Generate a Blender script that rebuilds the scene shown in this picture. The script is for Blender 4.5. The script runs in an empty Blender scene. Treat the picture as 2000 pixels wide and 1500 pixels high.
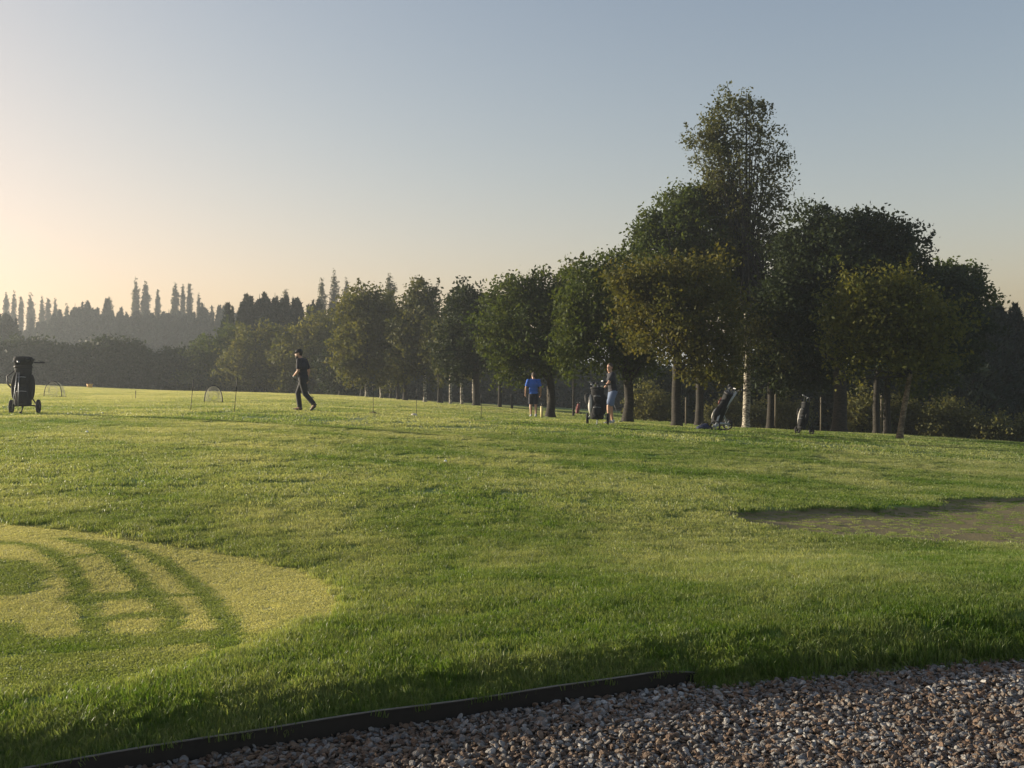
import bpy, math, random
import numpy as np
from mathutils import Vector, Matrix

scene = bpy.context.scene
COL = scene.collection
R = math.radians

# ------------------------------------------------------------------ camera
ZC = 1.36
FPX, HV = 2000.0, 700.0
cam_d = bpy.data.cameras.new("camera")
cam = bpy.data.objects.new("camera", cam_d)
COL.objects.link(cam)
cam_d.sensor_width = 36.0
cam_d.lens = 36.0
cam_d.clip_start = 0.05
cam_d.clip_end = 6000
PITCH = math.atan2(750 - HV, FPX)
cam.location = (0, 0, ZC)
cam.rotation_euler = (math.pi / 2 - PITCH, 0, 0)
scene.camera = cam
scene.view_settings.view_transform = 'Standard'
scene.view_settings.look = 'None'
scene.view_settings.gamma = 1
scene.view_settings.use_curve_mapping = False
scene.view_settings.exposure = 0.88

# ------------------------------------------------------------------ sky and sun
SUN_AZ, SUN_EL = R(72), R(8.7)          # azimuth counted to the left of the view direction
w = bpy.data.worlds.new("World")
scene.world = w
w.use_nodes = True
nt = w.node_tree
nt.nodes.clear()
wo = nt.nodes.new('ShaderNodeOutputWorld')
bg = nt.nodes.new('ShaderNodeBackground')
sky = nt.nodes.new('ShaderNodeTexSky')
sky.sky_type = 'NISHITA'
sky.sun_disc = False
sky.sun_elevation = SUN_EL
sky.sun_rotation = -SUN_AZ
sky.air_density = 1.0
sky.dust_density = 1.6
sky.ozone_density = 1.6
bg.inputs['Strength'].default_value = 0.13
def wmul(sock, c):
    n = nt.nodes.new('ShaderNodeVectorMath'); n.operation = 'MULTIPLY'; n.inputs[1].default_value = c
    nt.links.new(sock, n.inputs[0]); return n.outputs[0]
def wop(op, a, b=None, cb=None):
    n = nt.nodes.new('ShaderNodeVectorMath'); n.operation = op
    nt.links.new(a, n.inputs[0])
    if b is not None: nt.links.new(b, n.inputs[1])
    if cb is not None: n.inputs[1].default_value = cb
    return n.outputs[0]
# misty morning sky: the same soft shoulder in every direction, y = k x / (1 + (x/w)^2) ^ 0.5
X = wmul(sky.outputs[0], (.13, .13, .13))
Q = wmul(X, (1 / .78, 1 / .665, 1 / .57))
Q = wop('ADD', wop('MULTIPLY', Q, Q), None, (1, 1, 1))
n = nt.nodes.new('ShaderNodeGamma'); n.inputs[1].default_value = .5
nt.links.new(Q, n.inputs[0])
Y = wop('DIVIDE', X, n.outputs[0])
nt.links.new(wmul(Y, (1.22 / .13, 1.0 / .13, .955 / .13)), bg.inputs[0])
nt.links.new(bg.outputs[0], wo.inputs[0])

sl = bpy.data.lights.new("sun", 'SUN')
sl.energy = 5.0
sl.angle = R(0.6)
sl.color = (1.0, 0.87, 0.66)
so = bpy.data.objects.new("sun", sl)
COL.objects.link(so)
sun_dir = Vector((-math.sin(SUN_AZ) * math.cos(SUN_EL), math.cos(SUN_AZ) * math.cos(SUN_EL), math.sin(SUN_EL)))
so.rotation_euler = sun_dir.to_track_quat('Z', 'Y').to_euler()
so.location = (-20, 10, 20)

# ------------------------------------------------------------------ helpers
rng = np.random.default_rng(7)
random.seed(7)


def tag(o, label=None, cat=None, group=None, kind=None):
    if label: o['label'] = label
    if cat: o['category'] = cat
    if group: o['group'] = group
    if kind: o['kind'] = kind
    return o


def empty(name, loc, label, cat, group=None, rz=0.0):
    o = bpy.data.objects.new(name, None)
    o.empty_display_size = 0.2
    COL.objects.link(o)
    o.location = loc
    o.rotation_euler = (0, 0, rz)
    return tag(o, label, cat, group)


def link(name, me, mat=None, parent=None, smooth=False):
    if mat is not None and len(me.materials) == 0: me.materials.append(mat)
    if smooth: me.polygons.foreach_set('use_smooth', [True] * len(me.polygons))
    o = bpy.data.objects.new(name, me)
    COL.objects.link(o)
    if parent is not None: o.parent = parent
    return o


def np_mesh(name, V, F):
    """V (n,3) floats, F (m,k) ints, all faces with k corners"""
    V = np.asarray(V, dtype=np.float32)
    F = np.asarray(F, dtype=np.int32)
    me = bpy.data.meshes.new(name)
    me.vertices.add(len(V))
    me.vertices.foreach_set('co', V.ravel())
    m, k = F.shape
    me.loops.add(m * k)
    me.loops.foreach_set('vertex_index', F.ravel())
    me.polygons.add(m)
    me.polygons.foreach_set('loop_start', np.arange(m, dtype=np.int32) * k)
    me.polygons.foreach_set('loop_total', np.full(m, k, dtype=np.int32))
    me.update(calc_edges=True)
    return me


def fattr(me, name, vals, dom='POINT'):
    a = me.attributes.new(name, 'FLOAT', dom)
    a.data.foreach_set('value', np.asarray(vals, dtype=np.float32).ravel())


class MB:
    """collects tubes, boxes, balls; builds one mesh"""
    def __init__(s):
        s.v = []; s.f = []

    def add(s, V, F):
        b = len(s.v)
        s.v += [tuple(p) for p in V]
        s.f += [tuple(i + b for i in f) for f in F]

    def tube(s, pts, rad, n=8, caps=True, flat=1.0):
        pts = [Vector(p) for p in pts]
        if not hasattr(rad, '__len__'): rad = [rad] * len(pts)
        V = []; F = []
        up = None
        for i, p in enumerate(pts):
            d = (pts[min(i + 1, len(pts) - 1)] - pts[max(i - 1, 0)])
            if d.length < 1e-9: d = Vector((0, 0, 1))
            d.normalize()
            if up is None:
                a = Vector((0, 0, 1)) if abs(d.z) < .9 else Vector((1, 0, 0))
                up = (a - d * a.dot(d)).normalized()
            else:
                up = (up - d * up.dot(d))
                if up.length < 1e-6: up = d.orthogonal()
                up.normalize()
            sd = d.cross(up)
            for k in range(n):
                t = 2 * math.pi * k / n
                V.append(p + (sd * math.cos(t) + up * math.sin(t) * flat) * rad[i])
        for i in range(len(pts) - 1):
            for k in range(n):
                a = i * n + k; b = i * n + (k + 1) % n
                F.append((a, b, b + n, a + n))
        if caps:
            F.append(tuple(reversed(range(n))))
            F.append(tuple((len(pts) - 1) * n + k for k in range(n)))
        s.add(V, F)

    def ball(s, c, r, nu=12, nv=8, rot=None):
        if not hasattr(r, '__len__'): r = (r, r, r)
        V = []; F = []
        M = rot if rot is not None else Matrix.Identity(3)
        for j in range(1, nv):
            ph = math.pi * j / nv
            for i in range(nu):
                th = 2 * math.pi * i / nu
                V.append(M @ Vector((r[0] * math.sin(ph) * math.cos(th), r[1] * math.sin(ph) * math.sin(th), r[2] * math.cos(ph))) + Vector(c))
        top = len(V); V.append(M @ Vector((0, 0, r[2])) + Vector(c))
        bot = len(V); V.append(M @ Vector((0, 0, -r[2])) + Vector(c))
        for j in range(nv - 2):
            for i in range(nu):
                a = j * nu + i; b = j * nu + (i + 1) % nu
                F.append((a, a + nu, b + nu, b))
        for i in range(nu):
            F.append((top, i, (i + 1) % nu))
            F.append((bot, (nv - 2) * nu + (i + 1) % nu, (nv - 2) * nu + i))
        s.add(V, F)

    def box(s, c, h, rot=None):
        M = rot if rot is not None else Matrix.Identity(3)
        V = [M @ Vector((sx * h[0], sy * h[1], sz * h[2])) + Vector(c) for sx in (-1, 1) for sy in (-1, 1) for sz in (-1, 1)]
        s.add(V, [(0, 1, 3, 2), (4, 6, 7, 5), (0, 4, 5, 1), (2, 3, 7, 6), (0, 2, 6, 4), (1, 5, 7, 3)])

    def build(s, name, mat, parent=None, smooth=True, remesh=None, bevel=None):
        me = bpy.data.meshes.new(name)
        me.from_pydata(s.v, [], s.f)
        me.update()
        o = link(name, me, mat, parent, smooth)
        if remesh:
            md = o.modifiers.new('remesh', 'REMESH'); md.mode = 'VOXEL'; md.voxel_size = remesh; md.use_smooth_shade = True
            sm = o.modifiers.new('smooth', 'SMOOTH'); sm.iterations = 3; sm.factor = .5
        if bevel:
            md = o.modifiers.new('bevel', 'BEVEL'); md.width = bevel; md.segments = 2
        return o


# value noise -------------------------------------------------------
_perm = rng.permutation(1024)
_val = rng.random(1024)


def vnoise(x, y, seed=0):
    x = np.asarray(x, float); y = np.asarray(y, float)
    xi = np.floor(x).astype(int); yi = np.floor(y).astype(int)
    xf = x - xi; yf = y - yi
    xf = xf * xf * (3 - 2 * xf); yf = yf * yf * (3 - 2 * yf)
    def h(a, b): return _val[_perm[(_perm[(a + seed * 37) & 1023] + b) & 1023]]
    return (h(xi, yi) * (1 - xf) + h(xi + 1, yi) * xf) * (1 - yf) + (h(xi, yi + 1) * (1 - xf) + h(xi + 1, yi + 1) * xf) * yf


def fbm(x, y, seed=0, oct=3):
    s = 0; a = .5; t = 0
    for o in range(oct):
        s = s + a * vnoise(x * 2 ** o, y * 2 ** o, seed + o); t += a; a *= .5
    return s / t


# ------------------------------------------------------------------ terrain
EDGE = np.array([(-40, -9), (-20, -4.4), (-8, .4), (-4, 1.9), (-2.5, 2.64), (-1.6, 3.10), (-1.29, 3.265), (-.73, 3.55), (.25, 3.96), (.86, 4.26),
                 (1.5, 4.42), (2.3, 4.63), (4, 5.0), (8, 5.9), (20, 8.0), (40, 11.0)])


def edge_y(x):
    x = np.asarray(x, float)
    o = 0
    for d in (-.25, 0, .25): o = o + np.interp(x + d, EDGE[:, 0], EDGE[:, 1])
    return o / 3


def P(u, y, z): return ((u - 1000) / FPX * y, y, z)


CON = [(-4, 2.4, -1.19), (-1.6, 3.3, -1.215), (-.7, 3.7, -1.215), (.3, 4.1, -1.215), (1.5, 4.5, -1.22), (2.3, 4.75, -1.225), (8, 6.2, -1.42),
       (-12, 3, -1.1), (-30, 10, -.9), (-14, 8, -1.1), (20, 12, -2.0), (40, 20, -3.0),
       P(0, 6, -1.22), P(1000, 6, -1.31), P(2000, 6, -1.42), P(0, 10, -1.2), P(1000, 10, -1.42), P(2000, 10, -1.7),
       P(0, 18, -1.22), P(1000, 18, -1.62), P(2000, 18, -2.15), P(45, 23.5, -1.27), P(0, 40, -1.52), P(595, 28.5, -1.47),
       P(1165, 29, -1.85), P(1395, 27, -1.92), P(1568, 31, -2.3), P(1042, 39, -2.25), P(2000, 36, -3.0), P(1640, 38, -2.76),
       P(1320, 36, -2.4), P(1225, 37, -2.33), P(1075, 41, -2.4), P(1768, 34, -2.6), P(0, 90, -2.25), P(450, 90, -3.1),
       P(830, 68, -2.95), P(720, 70, -2.66), P(930, 55, -2.55), P(595, 85, -3.05), P(1000, 62, -3.3), P(1128, 60, -3.3), P(1500, 60, -4.3),
       P(2000, 60, -5.0), P(1840, 50, -4.0), P(1270, 50, -3.1), P(0, 180, -4.0), P(1000, 180, -7), P(2000, 180, -10),
       P(-600, 180, -4.0), P(-600, 60, -1.8), P(3000, 60, -6), P(0, 1000, -14), P(1000, 1000, -16), P(2000, 1000, -18), P(-2000, 1000, -12), P(4000, 1000, -20),
       (-200, 40, -2.0), (200, 40, -9)]
CON = np.array(CON, float)


def _feat(x, y):
    r = np.sqrt(x * x + y * y) + 1e-6
    return np.arctan2(x, y), np.log(r)


_ct, _cl = _feat(CON[:, 0], CON[:, 1])
_W = np.array([1.6, 1.0])


def _kern(t, l):
    d2 = ((t[:, None] - _ct[None]) * _W[0]) ** 2 + ((l[:, None] - _cl[None]) * _W[1]) ** 2
    return np.sqrt(d2 + .12 ** 2)


_n = len(CON)
_A = np.zeros((_n + 3, _n + 3))
_A[:_n, :_n] = -_kern(_ct, _cl) + np.eye(_n) * 0.01
_L = np.stack([np.ones(_n), _ct, _cl], 1)
_A[:_n, _n:] = _L; _A[_n:, :_n] = _L.T
_S = np.linalg.solve(_A, np.concatenate([CON[:, 2], np.zeros(3)]))


def base_rbf(x, y):
    x = np.atleast_1d(np.asarray(x, float)); y = np.atleast_1d(np.asarray(y, float))
    sh = x.shape
    t, l = _feat(x.ravel(), y.ravel())
    out = np.empty(len(t))
    for i in range(0, len(t), 40000):
        k = -_kern(t[i:i + 40000], l[i:i + 40000])
        out[i:i + 40000] = k @ _S[:_n] + _S[_n] + _S[_n + 1] * t[i:i + 40000] + _S[_n + 2] * l[i:i + 40000]
    return (out + ZC).reshape(sh)


def crest(x):
    x = np.asarray(x, float)
    return ZC - 1.226 - .045 * np.clip(x - 2.3, 0, 40) + .02 * np.clip(-1.6 - x, 0, 20)


def base_h(x, y):
    z = base_rbf(x, y)
    x = np.atleast_1d(np.asarray(x, float)); y = np.atleast_1d(np.asarray(y, float))
    k = sst(3.6, .2, y - edge_y(x)) * sst(30, 8, np.abs(x))
    return z * (1 - k) + crest(x) * k


def sst(a, b, x):
    t = np.clip((x - a) / (b - a), 0, 1)
    return t * t * (3 - 2 * t)


def ray(u, v):
    a = (u - 1000) / FPX; b = (750 - v) / FPX
    c, s = math.cos(PITCH), math.sin(PITCH)
    return np.array([a, c + b * s, -s + b * c])


def at(u, v, y):
    d = ray(u, v); k = y / d[1]
    return Vector((d[0] * k, y, ZC + d[2] * k))


def gpix(u, v, y0=2.5, y1=400):
    """first hit of the ground through a pixel"""
    d = ray(u, v)
    ys = np.exp(np.linspace(math.log(y0), math.log(y1), 700))
    k = ys / d[1]
    g = base_h(d[0] * k, ys) - (ZC + d[2] * k)
    i = np.argmax(g > 0)
    if g[i] <= 0: i = len(ys) - 1
    return (d[0] * k[i], ys[i])


def poly_px(pts): return np.array([gpix(u, v) for u, v in pts])


def inside(poly, x, y):
    x = np.asarray(x); y = np.asarray(y)
    c = np.zeros(x.shape, bool)
    n = len(poly)
    for i in range(n):
        x1, y1 = poly[i]; x2, y2 = poly[(i + 1) % n]
        cond = ((y1 > y) != (y2 > y))
        xx = (x2 - x1) * (y - y1) / ((y2 - y1) + 1e-12) + x1
        c ^= cond & (x < xx)
    return c


def segdist(poly, x, y, closed=True):
    x = np.asarray(x, float); y = np.asarray(y, float)
    d = np.full(x.shape, 1e9)
    n = len(poly)
    for i in range(n if closed else n - 1):
        a = poly[i]; b = poly[(i + 1) % n]
        ab = b - a; L = (ab ** 2).sum() + 1e-12
        t = np.clip(((x - a[0]) * ab[0] + (y - a[1]) * ab[1]) / L, 0, 1)
        d = np.minimum(d, np.hypot(x - a[0] - t * ab[0], y - a[1] - t * ab[1]))
    return d


def sst(a, b, x):
    t = np.clip((x - a) / (b - a), 0, 1)
    return t * t * (3 - 2 * t)


GREEN = poly_px([(-700, 1000), (-300, 1003), (0, 1015), (200, 1035), (380, 1062), (520, 1088), (620, 1112), (680, 1145), (700, 1175), (690, 1210),
                 (640, 1245), (560, 1290), (450, 1330), (300, 1370), (0, 1405), (-400, 1420), (-900, 1400)])
BARE = poly_px([(1375, 998), (1440, 1018), (1500, 1032), (1600, 1046), (1800, 1060), (2000, 1068), (2400, 1080), (2400, 962), (2000, 970), (1800, 974),
                (1850, 984), (1800, 990), (1700, 992), (1600, 991), (1480, 996)])
BARE_FAR = poly_px([(1375, 998), (1480, 996), (1600, 991), (1700, 992), (1800, 990), (1850, 984), (1800, 974), (2000, 970), (2400, 962)])
TRACKS = [(poly_px(p), hw) for p, hw in [
    ([(-40, 1055), (60, 1062), (105, 1082), (135, 1110), (155, 1150), (172, 1200), (178, 1245)], .05),
    ([(120, 1052), (190, 1065), (230, 1095), (268, 1130), (300, 1165), (338, 1200), (332, 1240)], .05),
    ([(180, 1055), (250, 1070), (300, 1086), (340, 1112), (380, 1145), (420, 1180), (452, 1220), (450, 1265), (420, 1290)], .05),
    ([(-200, 1255), (0, 1258), (150, 1255), (300, 1248), (420, 1240)], .12),
    ([(150, 1165), (200, 1162), (260, 1160)], .08),
    ([(-60, 1100), (0, 1105), (30, 1120), (10, 1145), (-60, 1150)], .16),
    ([(290, 1165), (350, 1160), (400, 1160)], .03),
    ([(-50, 1215), (10, 1222), (35, 1245)], .05),
    ([(120, 1090), (165, 1083)], .04), ([(210, 1205), (250, 1198), (290, 1200)], .05)]]


def fields(x, y):
    """green (short turf), bare, dew, all 0..1, at ground points"""
    x = np.asarray(x, float); y = np.asarray(y, float)
    jx = x + (fbm(x * 3, y * 3, 3) - .5) * .05; jy = y + (fbm(x * 3, y * 3, 9) - .5) * .09
    g = inside(GREEN, jx, jy).astype(float)
    b = np.where((y < 40), inside(BARE, jx, jy), False).astype(float)
    dg = segdist(GREEN, jx, jy)
    front = (y < 4.9)                                   # the green fades into the near rough
    g = g * np.where(front, sst(0, .5, dg), sst(0, .12, dg))
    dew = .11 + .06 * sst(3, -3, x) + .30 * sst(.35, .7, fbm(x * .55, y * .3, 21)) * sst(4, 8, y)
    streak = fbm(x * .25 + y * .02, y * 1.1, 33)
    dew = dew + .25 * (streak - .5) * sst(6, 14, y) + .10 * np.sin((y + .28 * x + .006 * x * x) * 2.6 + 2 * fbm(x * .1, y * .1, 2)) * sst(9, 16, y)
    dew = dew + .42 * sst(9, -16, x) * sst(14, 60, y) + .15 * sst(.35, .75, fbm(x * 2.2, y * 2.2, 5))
    dg_ = 1.0 - .2 * fbm(x * 1.2, y * 1.2, 14)
    tr = np.zeros(x.shape)
    near = y < 9
    for p, hw in TRACKS:
        if near.any():
            d = np.full(x.shape, 9.)
            d[near] = segdist(p, (x + (jx - x) * .2)[near], (y + (jy - y) * .2)[near], closed=False)
            tr = np.maximum(tr, 1 - sst(hw * 1.05, hw * 1.4, d))
    dg_ = dg_ * (1 - .68 * tr)
    dg_ = dg_ * (1 - .6 * sst(.45, .7, fbm(x * .9, y * 1.2, 44)) * sst(5.2, 4.2, y))
    dew = dew * (1 - g) + dg_ * g
    return g, b, np.clip(dew, 0, 1)


def height(x, y):
    x = np.asarray(x, float); y = np.asarray(y, float)
    z = base_h(x, y)
    e = y - edge_y(x)
    near = sst(60, 20, y) * (.25 + .75 * sst(0, .8, e))
    z = z + near * ((fbm(x * 1.1, y * 1.1, 51) - .5) * .026 + (fbm(x * 4.5, y * 4.5, 61) - .5) * .013)
    far = sst(15, 30, y)
    z = z + far * ((fbm(x * .35, y * .5, 71) - .5) * .07)
    m = y < 20
    b = np.zeros(x.shape); d = np.ones(x.shape)
    if m.any():
        bb = inside(BARE, x[m], y[m]); dd = segdist(BARE_FAR, x[m], y[m], closed=False)
        b[m] = np.where(bb, 1, 0) * (.035 * sst(0, .06, dd) * sst(2.6, .2, dd) + .012)
    z = z - b
    z = z - (.052 + .016 * sst(.8, 2, x)) * sst(.32, 0, e) - 1.1 * np.clip(-e, 0, .12)      # the lawn rounds down to its front edge
    g, _, _ = fields(x, y)
    z = z * 1 - .015 * g - g * near * ((fbm(x * 1.1, y * 1.1, 51) - .5) * .018 + (fbm(x * 4.5, y * 4.5, 61) - .5) * .012)
    return z


def hz(x, y):
    return float(height(np.array([x]), np.array([y]))[0])


# ------------------------------------------------------------------ materials
def new_mat(name):
    m = bpy.data.materials.new(name); m.use_nodes = True
    m.node_tree.nodes.clear()
    return m, m.node_tree


def simple(name, col, rough=.6, metal=0, var=.15, scale=30, bump=0.0):
    m, t = new_mat(name)
    out = t.nodes.new('ShaderNodeOutputMaterial'); p = t.nodes.new('ShaderNodeBsdfPrincipled')
    n = t.nodes.new('ShaderNodeTexNoise'); n.inputs['Scale'].default_value = scale
    n.inputs['Detail'].default_value = 4
    tc = t.nodes.new('ShaderNodeTexCoord')
    mx = t.nodes.new('ShaderNodeMix'); mx.data_type = 'RGBA'
    mx.inputs['A'].default_value = [c * (1 - var) for c in col] + [1]
    mx.inputs['B'].default_value = [min(1, c * (1 + var)) for c in col] + [1]
    t.links.new(tc.outputs['Object'], n.inputs['Vector'])
    t.links.new(n.outputs['Fac'], mx.inputs['Factor'])
    t.links.new(mx.outputs['Result'], p.inputs['Base Color'])
    p.inputs['Roughness'].default_value = rough; p.inputs['Metallic'].default_value = metal
    if bump:
        b = t.nodes.new('ShaderNodeBump'); b.inputs['Strength'].default_value = bump; b.inputs['Distance'].default_value = .01
        t.links.new(n.outputs['Fac'], b.inputs['Height']); t.links.new(b.outputs[0], p.inputs['Normal'])
    t.links.new(p.outputs[0], out.inputs[0])
    return m


def leaf_mat(name, ca, cb, trans=.4, gloss=.12, rough=.6):
    m, t = new_mat(name)
    out = t.nodes.new('ShaderNodeOutputMaterial')
    at_ = t.nodes.new('ShaderNodeAttribute'); at_.attribute_name = 'tint'
    mx = t.nodes.new('ShaderNodeMix'); mx.data_type = 'RGBA'
    mx.inputs['A'].default_value = (*ca, 1); mx.inputs['B'].default_value = (*cb, 1)
    t.links.new(at_.outputs['Fac'], mx.inputs['Factor'])
    p = t.nodes.new('ShaderNodeBsdfPrincipled')
    p.inputs['Roughness'].default_value = rough
    p.inputs['Specular IOR Level'].default_value = gloss
    tr = t.nodes.new('ShaderNodeBsdfTranslucent')
    g = t.nodes.new('ShaderNodeMix'); g.data_type = 'RGBA'; g.blend_type = 'MULTIPLY'; g.inputs['Factor'].default_value = 1
    g.inputs['B'].default_value = (1.5, 1.35, .6, 1)
    t.links.new(mx.outputs['Result'], g.inputs['A'])
    t.links.new(g.outputs['Result'], tr.inputs['Color'])
    t.links.new(mx.outputs['Result'], p.inputs['Base Color'])
    ms = t.nodes.new('ShaderNodeMixShader'); ms.inputs[0].default_value = trans
    t.links.new(p.outputs[0], ms.inputs[1]); t.links.new(tr.outputs[0], ms.inputs[2])
    t.links.new(ms.outputs[0], out.inputs[0])
    return m


def bark_mat(name, ca, cb, scale=8, stretch=3.0):
    m, t = new_mat(name)
    out = t.nodes.new('ShaderNodeOutputMaterial'); p = t.nodes.new('ShaderNodeBsdfPrincipled')
    tc = t.nodes.new('ShaderNodeTexCoord'); mp = t.nodes.new('ShaderNodeMapping')
    mp.inputs['Scale'].default_value = (1, 1, stretch)
    n = t.nodes.new('ShaderNodeTexNoise'); n.inputs['Scale'].default_value = scale; n.inputs['Detail'].default_value = 6
    cr = t.nodes.new('ShaderNodeValToRGB')
    cr.color_ramp.elements[0].position = .42; cr.color_ramp.elements[0].color = (*ca, 1)
    cr.color_ramp.elements[1].position = .58; cr.color_ramp.elements[1].color = (*cb, 1)
    b = t.nodes.new('ShaderNodeBump'); b.inputs['Strength'].default_value = .6; b.inputs['Distance'].default_value = .02
    t.links.new(tc.outputs['Object'], mp.inputs[0]); t.links.new(mp.outputs[0], n.inputs['Vector'])
    t.links.new(n.outputs['Fac'], cr.inputs[0]); t.links.new(cr.outputs[0], p.inputs['Base Color'])
    t.links.new(n.outputs['Fac'], b.inputs['Height']); t.links.new(b.outputs[0], p.inputs['Normal'])
    p.inputs['Roughness'].default_value = .9
    t.links.new(p.outputs[0], out.inputs[0])
    return m


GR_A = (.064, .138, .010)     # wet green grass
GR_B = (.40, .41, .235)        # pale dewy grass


def grass_mat(instanced):
    m, t = new_mat('grass_blades' if instanced else 'lawn_surface')
    L = t.links
    out = t.nodes.new('ShaderNodeOutputMaterial')
    at_ = t.nodes.new('ShaderNodeAttribute'); at_.attribute_name = 'dew'
    at2 = t.nodes.new('ShaderNodeAttribute'); at2.attribute_name = 'bare'
    if instanced:
        at_.attribute_type = 'INSTANCER'
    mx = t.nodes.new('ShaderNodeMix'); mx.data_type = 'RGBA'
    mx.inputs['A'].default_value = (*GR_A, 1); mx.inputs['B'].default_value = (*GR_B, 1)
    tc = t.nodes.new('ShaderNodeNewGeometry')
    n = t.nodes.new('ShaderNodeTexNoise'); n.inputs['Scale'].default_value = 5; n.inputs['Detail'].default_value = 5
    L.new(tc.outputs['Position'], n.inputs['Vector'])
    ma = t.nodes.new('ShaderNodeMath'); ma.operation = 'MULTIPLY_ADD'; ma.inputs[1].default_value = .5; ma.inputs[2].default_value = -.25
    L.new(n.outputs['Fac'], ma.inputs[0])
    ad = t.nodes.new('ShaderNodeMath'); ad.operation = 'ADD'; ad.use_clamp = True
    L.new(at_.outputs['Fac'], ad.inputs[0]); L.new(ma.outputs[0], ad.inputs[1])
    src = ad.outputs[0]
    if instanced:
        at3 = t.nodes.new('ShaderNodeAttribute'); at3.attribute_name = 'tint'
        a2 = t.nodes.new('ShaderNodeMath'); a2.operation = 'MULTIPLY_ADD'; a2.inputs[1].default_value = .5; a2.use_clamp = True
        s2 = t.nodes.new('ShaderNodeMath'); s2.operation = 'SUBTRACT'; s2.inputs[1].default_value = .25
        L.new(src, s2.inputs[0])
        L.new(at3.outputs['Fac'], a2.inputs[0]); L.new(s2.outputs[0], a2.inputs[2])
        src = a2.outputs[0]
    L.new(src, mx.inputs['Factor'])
    col = mx.outputs['Result']
    p = t.nodes.new('ShaderNodeBsdfPrincipled')
    if not instanced:
        mb = t.nodes.new('ShaderNodeMix'); mb.data_type = 'RGBA'
        n2 = t.nodes.new('ShaderNodeTexNoise'); n2.inputs['Scale'].default_value = 9; n2.inputs['Detail'].default_value = 8; n2.inputs['Roughness'].default_value = .7
        mpp = t.nodes.new('ShaderNodeMapping'); mpp.inputs['Scale'].default_value = (1, 1.2, 1)
        L.new(tc.outputs['Position'], mpp.inputs[0]); L.new(mpp.outputs[0], n2.inputs['Vector'])
        cr = t.nodes.new('ShaderNodeValToRGB')
        cr.color_ramp.elements[0].position = .3; cr.color_ramp.elements[0].color = (.15, .125, .06, 1)
        cr.color_ramp.elements[1].position = .75; cr.color_ramp.elements[1].color = (.23, .175, .10, 1)
        e = cr.color_ramp.elements.new(.5); e.color = (.185, .155, .072, 1)
        L.new(n2.outputs['Fac'], cr.inputs[0])
        L.new(col, mb.inputs['A']); L.new(cr.outputs[0], mb.inputs['B']); L.new(at2.outputs['Fac'], mb.inputs['Factor'])
        col = mb.outputs['Result']
        n3 = t.nodes.new('ShaderNodeTexNoise'); n3.inputs['Scale'].default_value = 45; n3.inputs['Detail'].default_value = 6
        L.new(tc.outputs['Position'], n3.inputs['Vector'])
        b = t.nodes.new('ShaderNodeBump'); b.inputs['Strength'].default_value = .5; b.inputs['Distance'].default_value = .02
        L.new(n3.outputs['Fac'], b.inputs['Height']); L.new(b.outputs[0], p.inputs['Normal'])
        L.new(col, p.inputs['Base Color'])
        p.inputs['Roughness'].default_value = .8; p.inputs['Specular IOR Level'].default_value = .2
        L.new(p.outputs[0], out.inputs[0])
        return m
    L.new(col, p.inputs['Base Color'])
    p.inputs['Roughness'].default_value = .42; p.inputs['Specular IOR Level'].default_value = .35
    tr = t.nodes.new('ShaderNodeBsdfTranslucent')
    g = t.nodes.new('ShaderNodeMix'); g.data_type = 'RGBA'; g.blend_type = 'MULTIPLY'; g.inputs['Factor'].default_value = 1
    g.inputs['B'].default_value = (1.9, 1.7, .8, 1)
    L.new(col, g.inputs['A']); L.new(g.outputs['Result'], tr.inputs['Color'])
    ms = t.nodes.new('ShaderNodeMixShader'); ms.inputs[0].default_value = .45
    L.new(p.outputs[0], ms.inputs[1]); L.new(tr.outputs[0], ms.inputs[2]); L.new(ms.outputs[0], out.inputs[0])
    return m


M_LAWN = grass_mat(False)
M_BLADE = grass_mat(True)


def stone_mat():
    m, t = new_mat('gravel_stone')
    out = t.nodes.new('ShaderNodeOutputMaterial'); p = t.nodes.new('ShaderNodeBsdfPrincipled')
    a = t.nodes.new('ShaderNodeAttribute'); a.attribute_name = 'tint'; a.attribute_type = 'INSTANCER'
    cr = t.nodes.new('ShaderNodeValToRGB')
    cols = [(0, (.075, .047, .03)), (.2, (.145, .09, .056)), (.36, (.19, .135, .09)), (.55, (.145, .137, .13)), (.75, (.21, .198, .185)), (1, (.40, .39, .37))]
    cr.color_ramp.elements[0].position = 0; cr.color_ramp.elements[0].color = (*cols[0][1], 1)
    cr.color_ramp.elements[1].position = 1; cr.color_ramp.elements[1].color = (*cols[-1][1], 1)
    for q, c in cols[1:-1]:
        e = cr.color_ramp.elements.new(q); e.color = (*c, 1)
    t.links.new(a.outputs['Fac'], cr.inputs[0])
    tc = t.nodes.new('ShaderNodeTexCoord'); n = t.nodes.new('ShaderNodeTexNoise'); n.inputs['Scale'].default_value = 2.2; n.inputs['Detail'].default_value = 7
    t.links.new(tc.outputs['Object'], n.inputs['Vector'])
    ml = t.nodes.new('ShaderNodeMix'); ml.data_type = 'RGBA'; ml.blend_type = 'OVERLAY'; ml.inputs['Factor'].default_value = .6
    t.links.new(cr.outputs[0], ml.inputs['A']); t.links.new(n.outputs['Fac'], ml.inputs['B'])
    t.links.new(ml.outputs['Result'], p.inputs['Base Color'])
    b = t.nodes.new('ShaderNodeBump'); b.inputs['Strength'].default_value = .4; b.inputs['Distance'].default_value = .1
    t.links.new(n.outputs['Fac'], b.inputs['Height']); t.links.new(b.outputs[0], p.inputs['Normal'])
    p.inputs['Roughness'].default_value = .75
    t.links.new(p.outputs[0], out.inputs[0])
    return m


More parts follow.
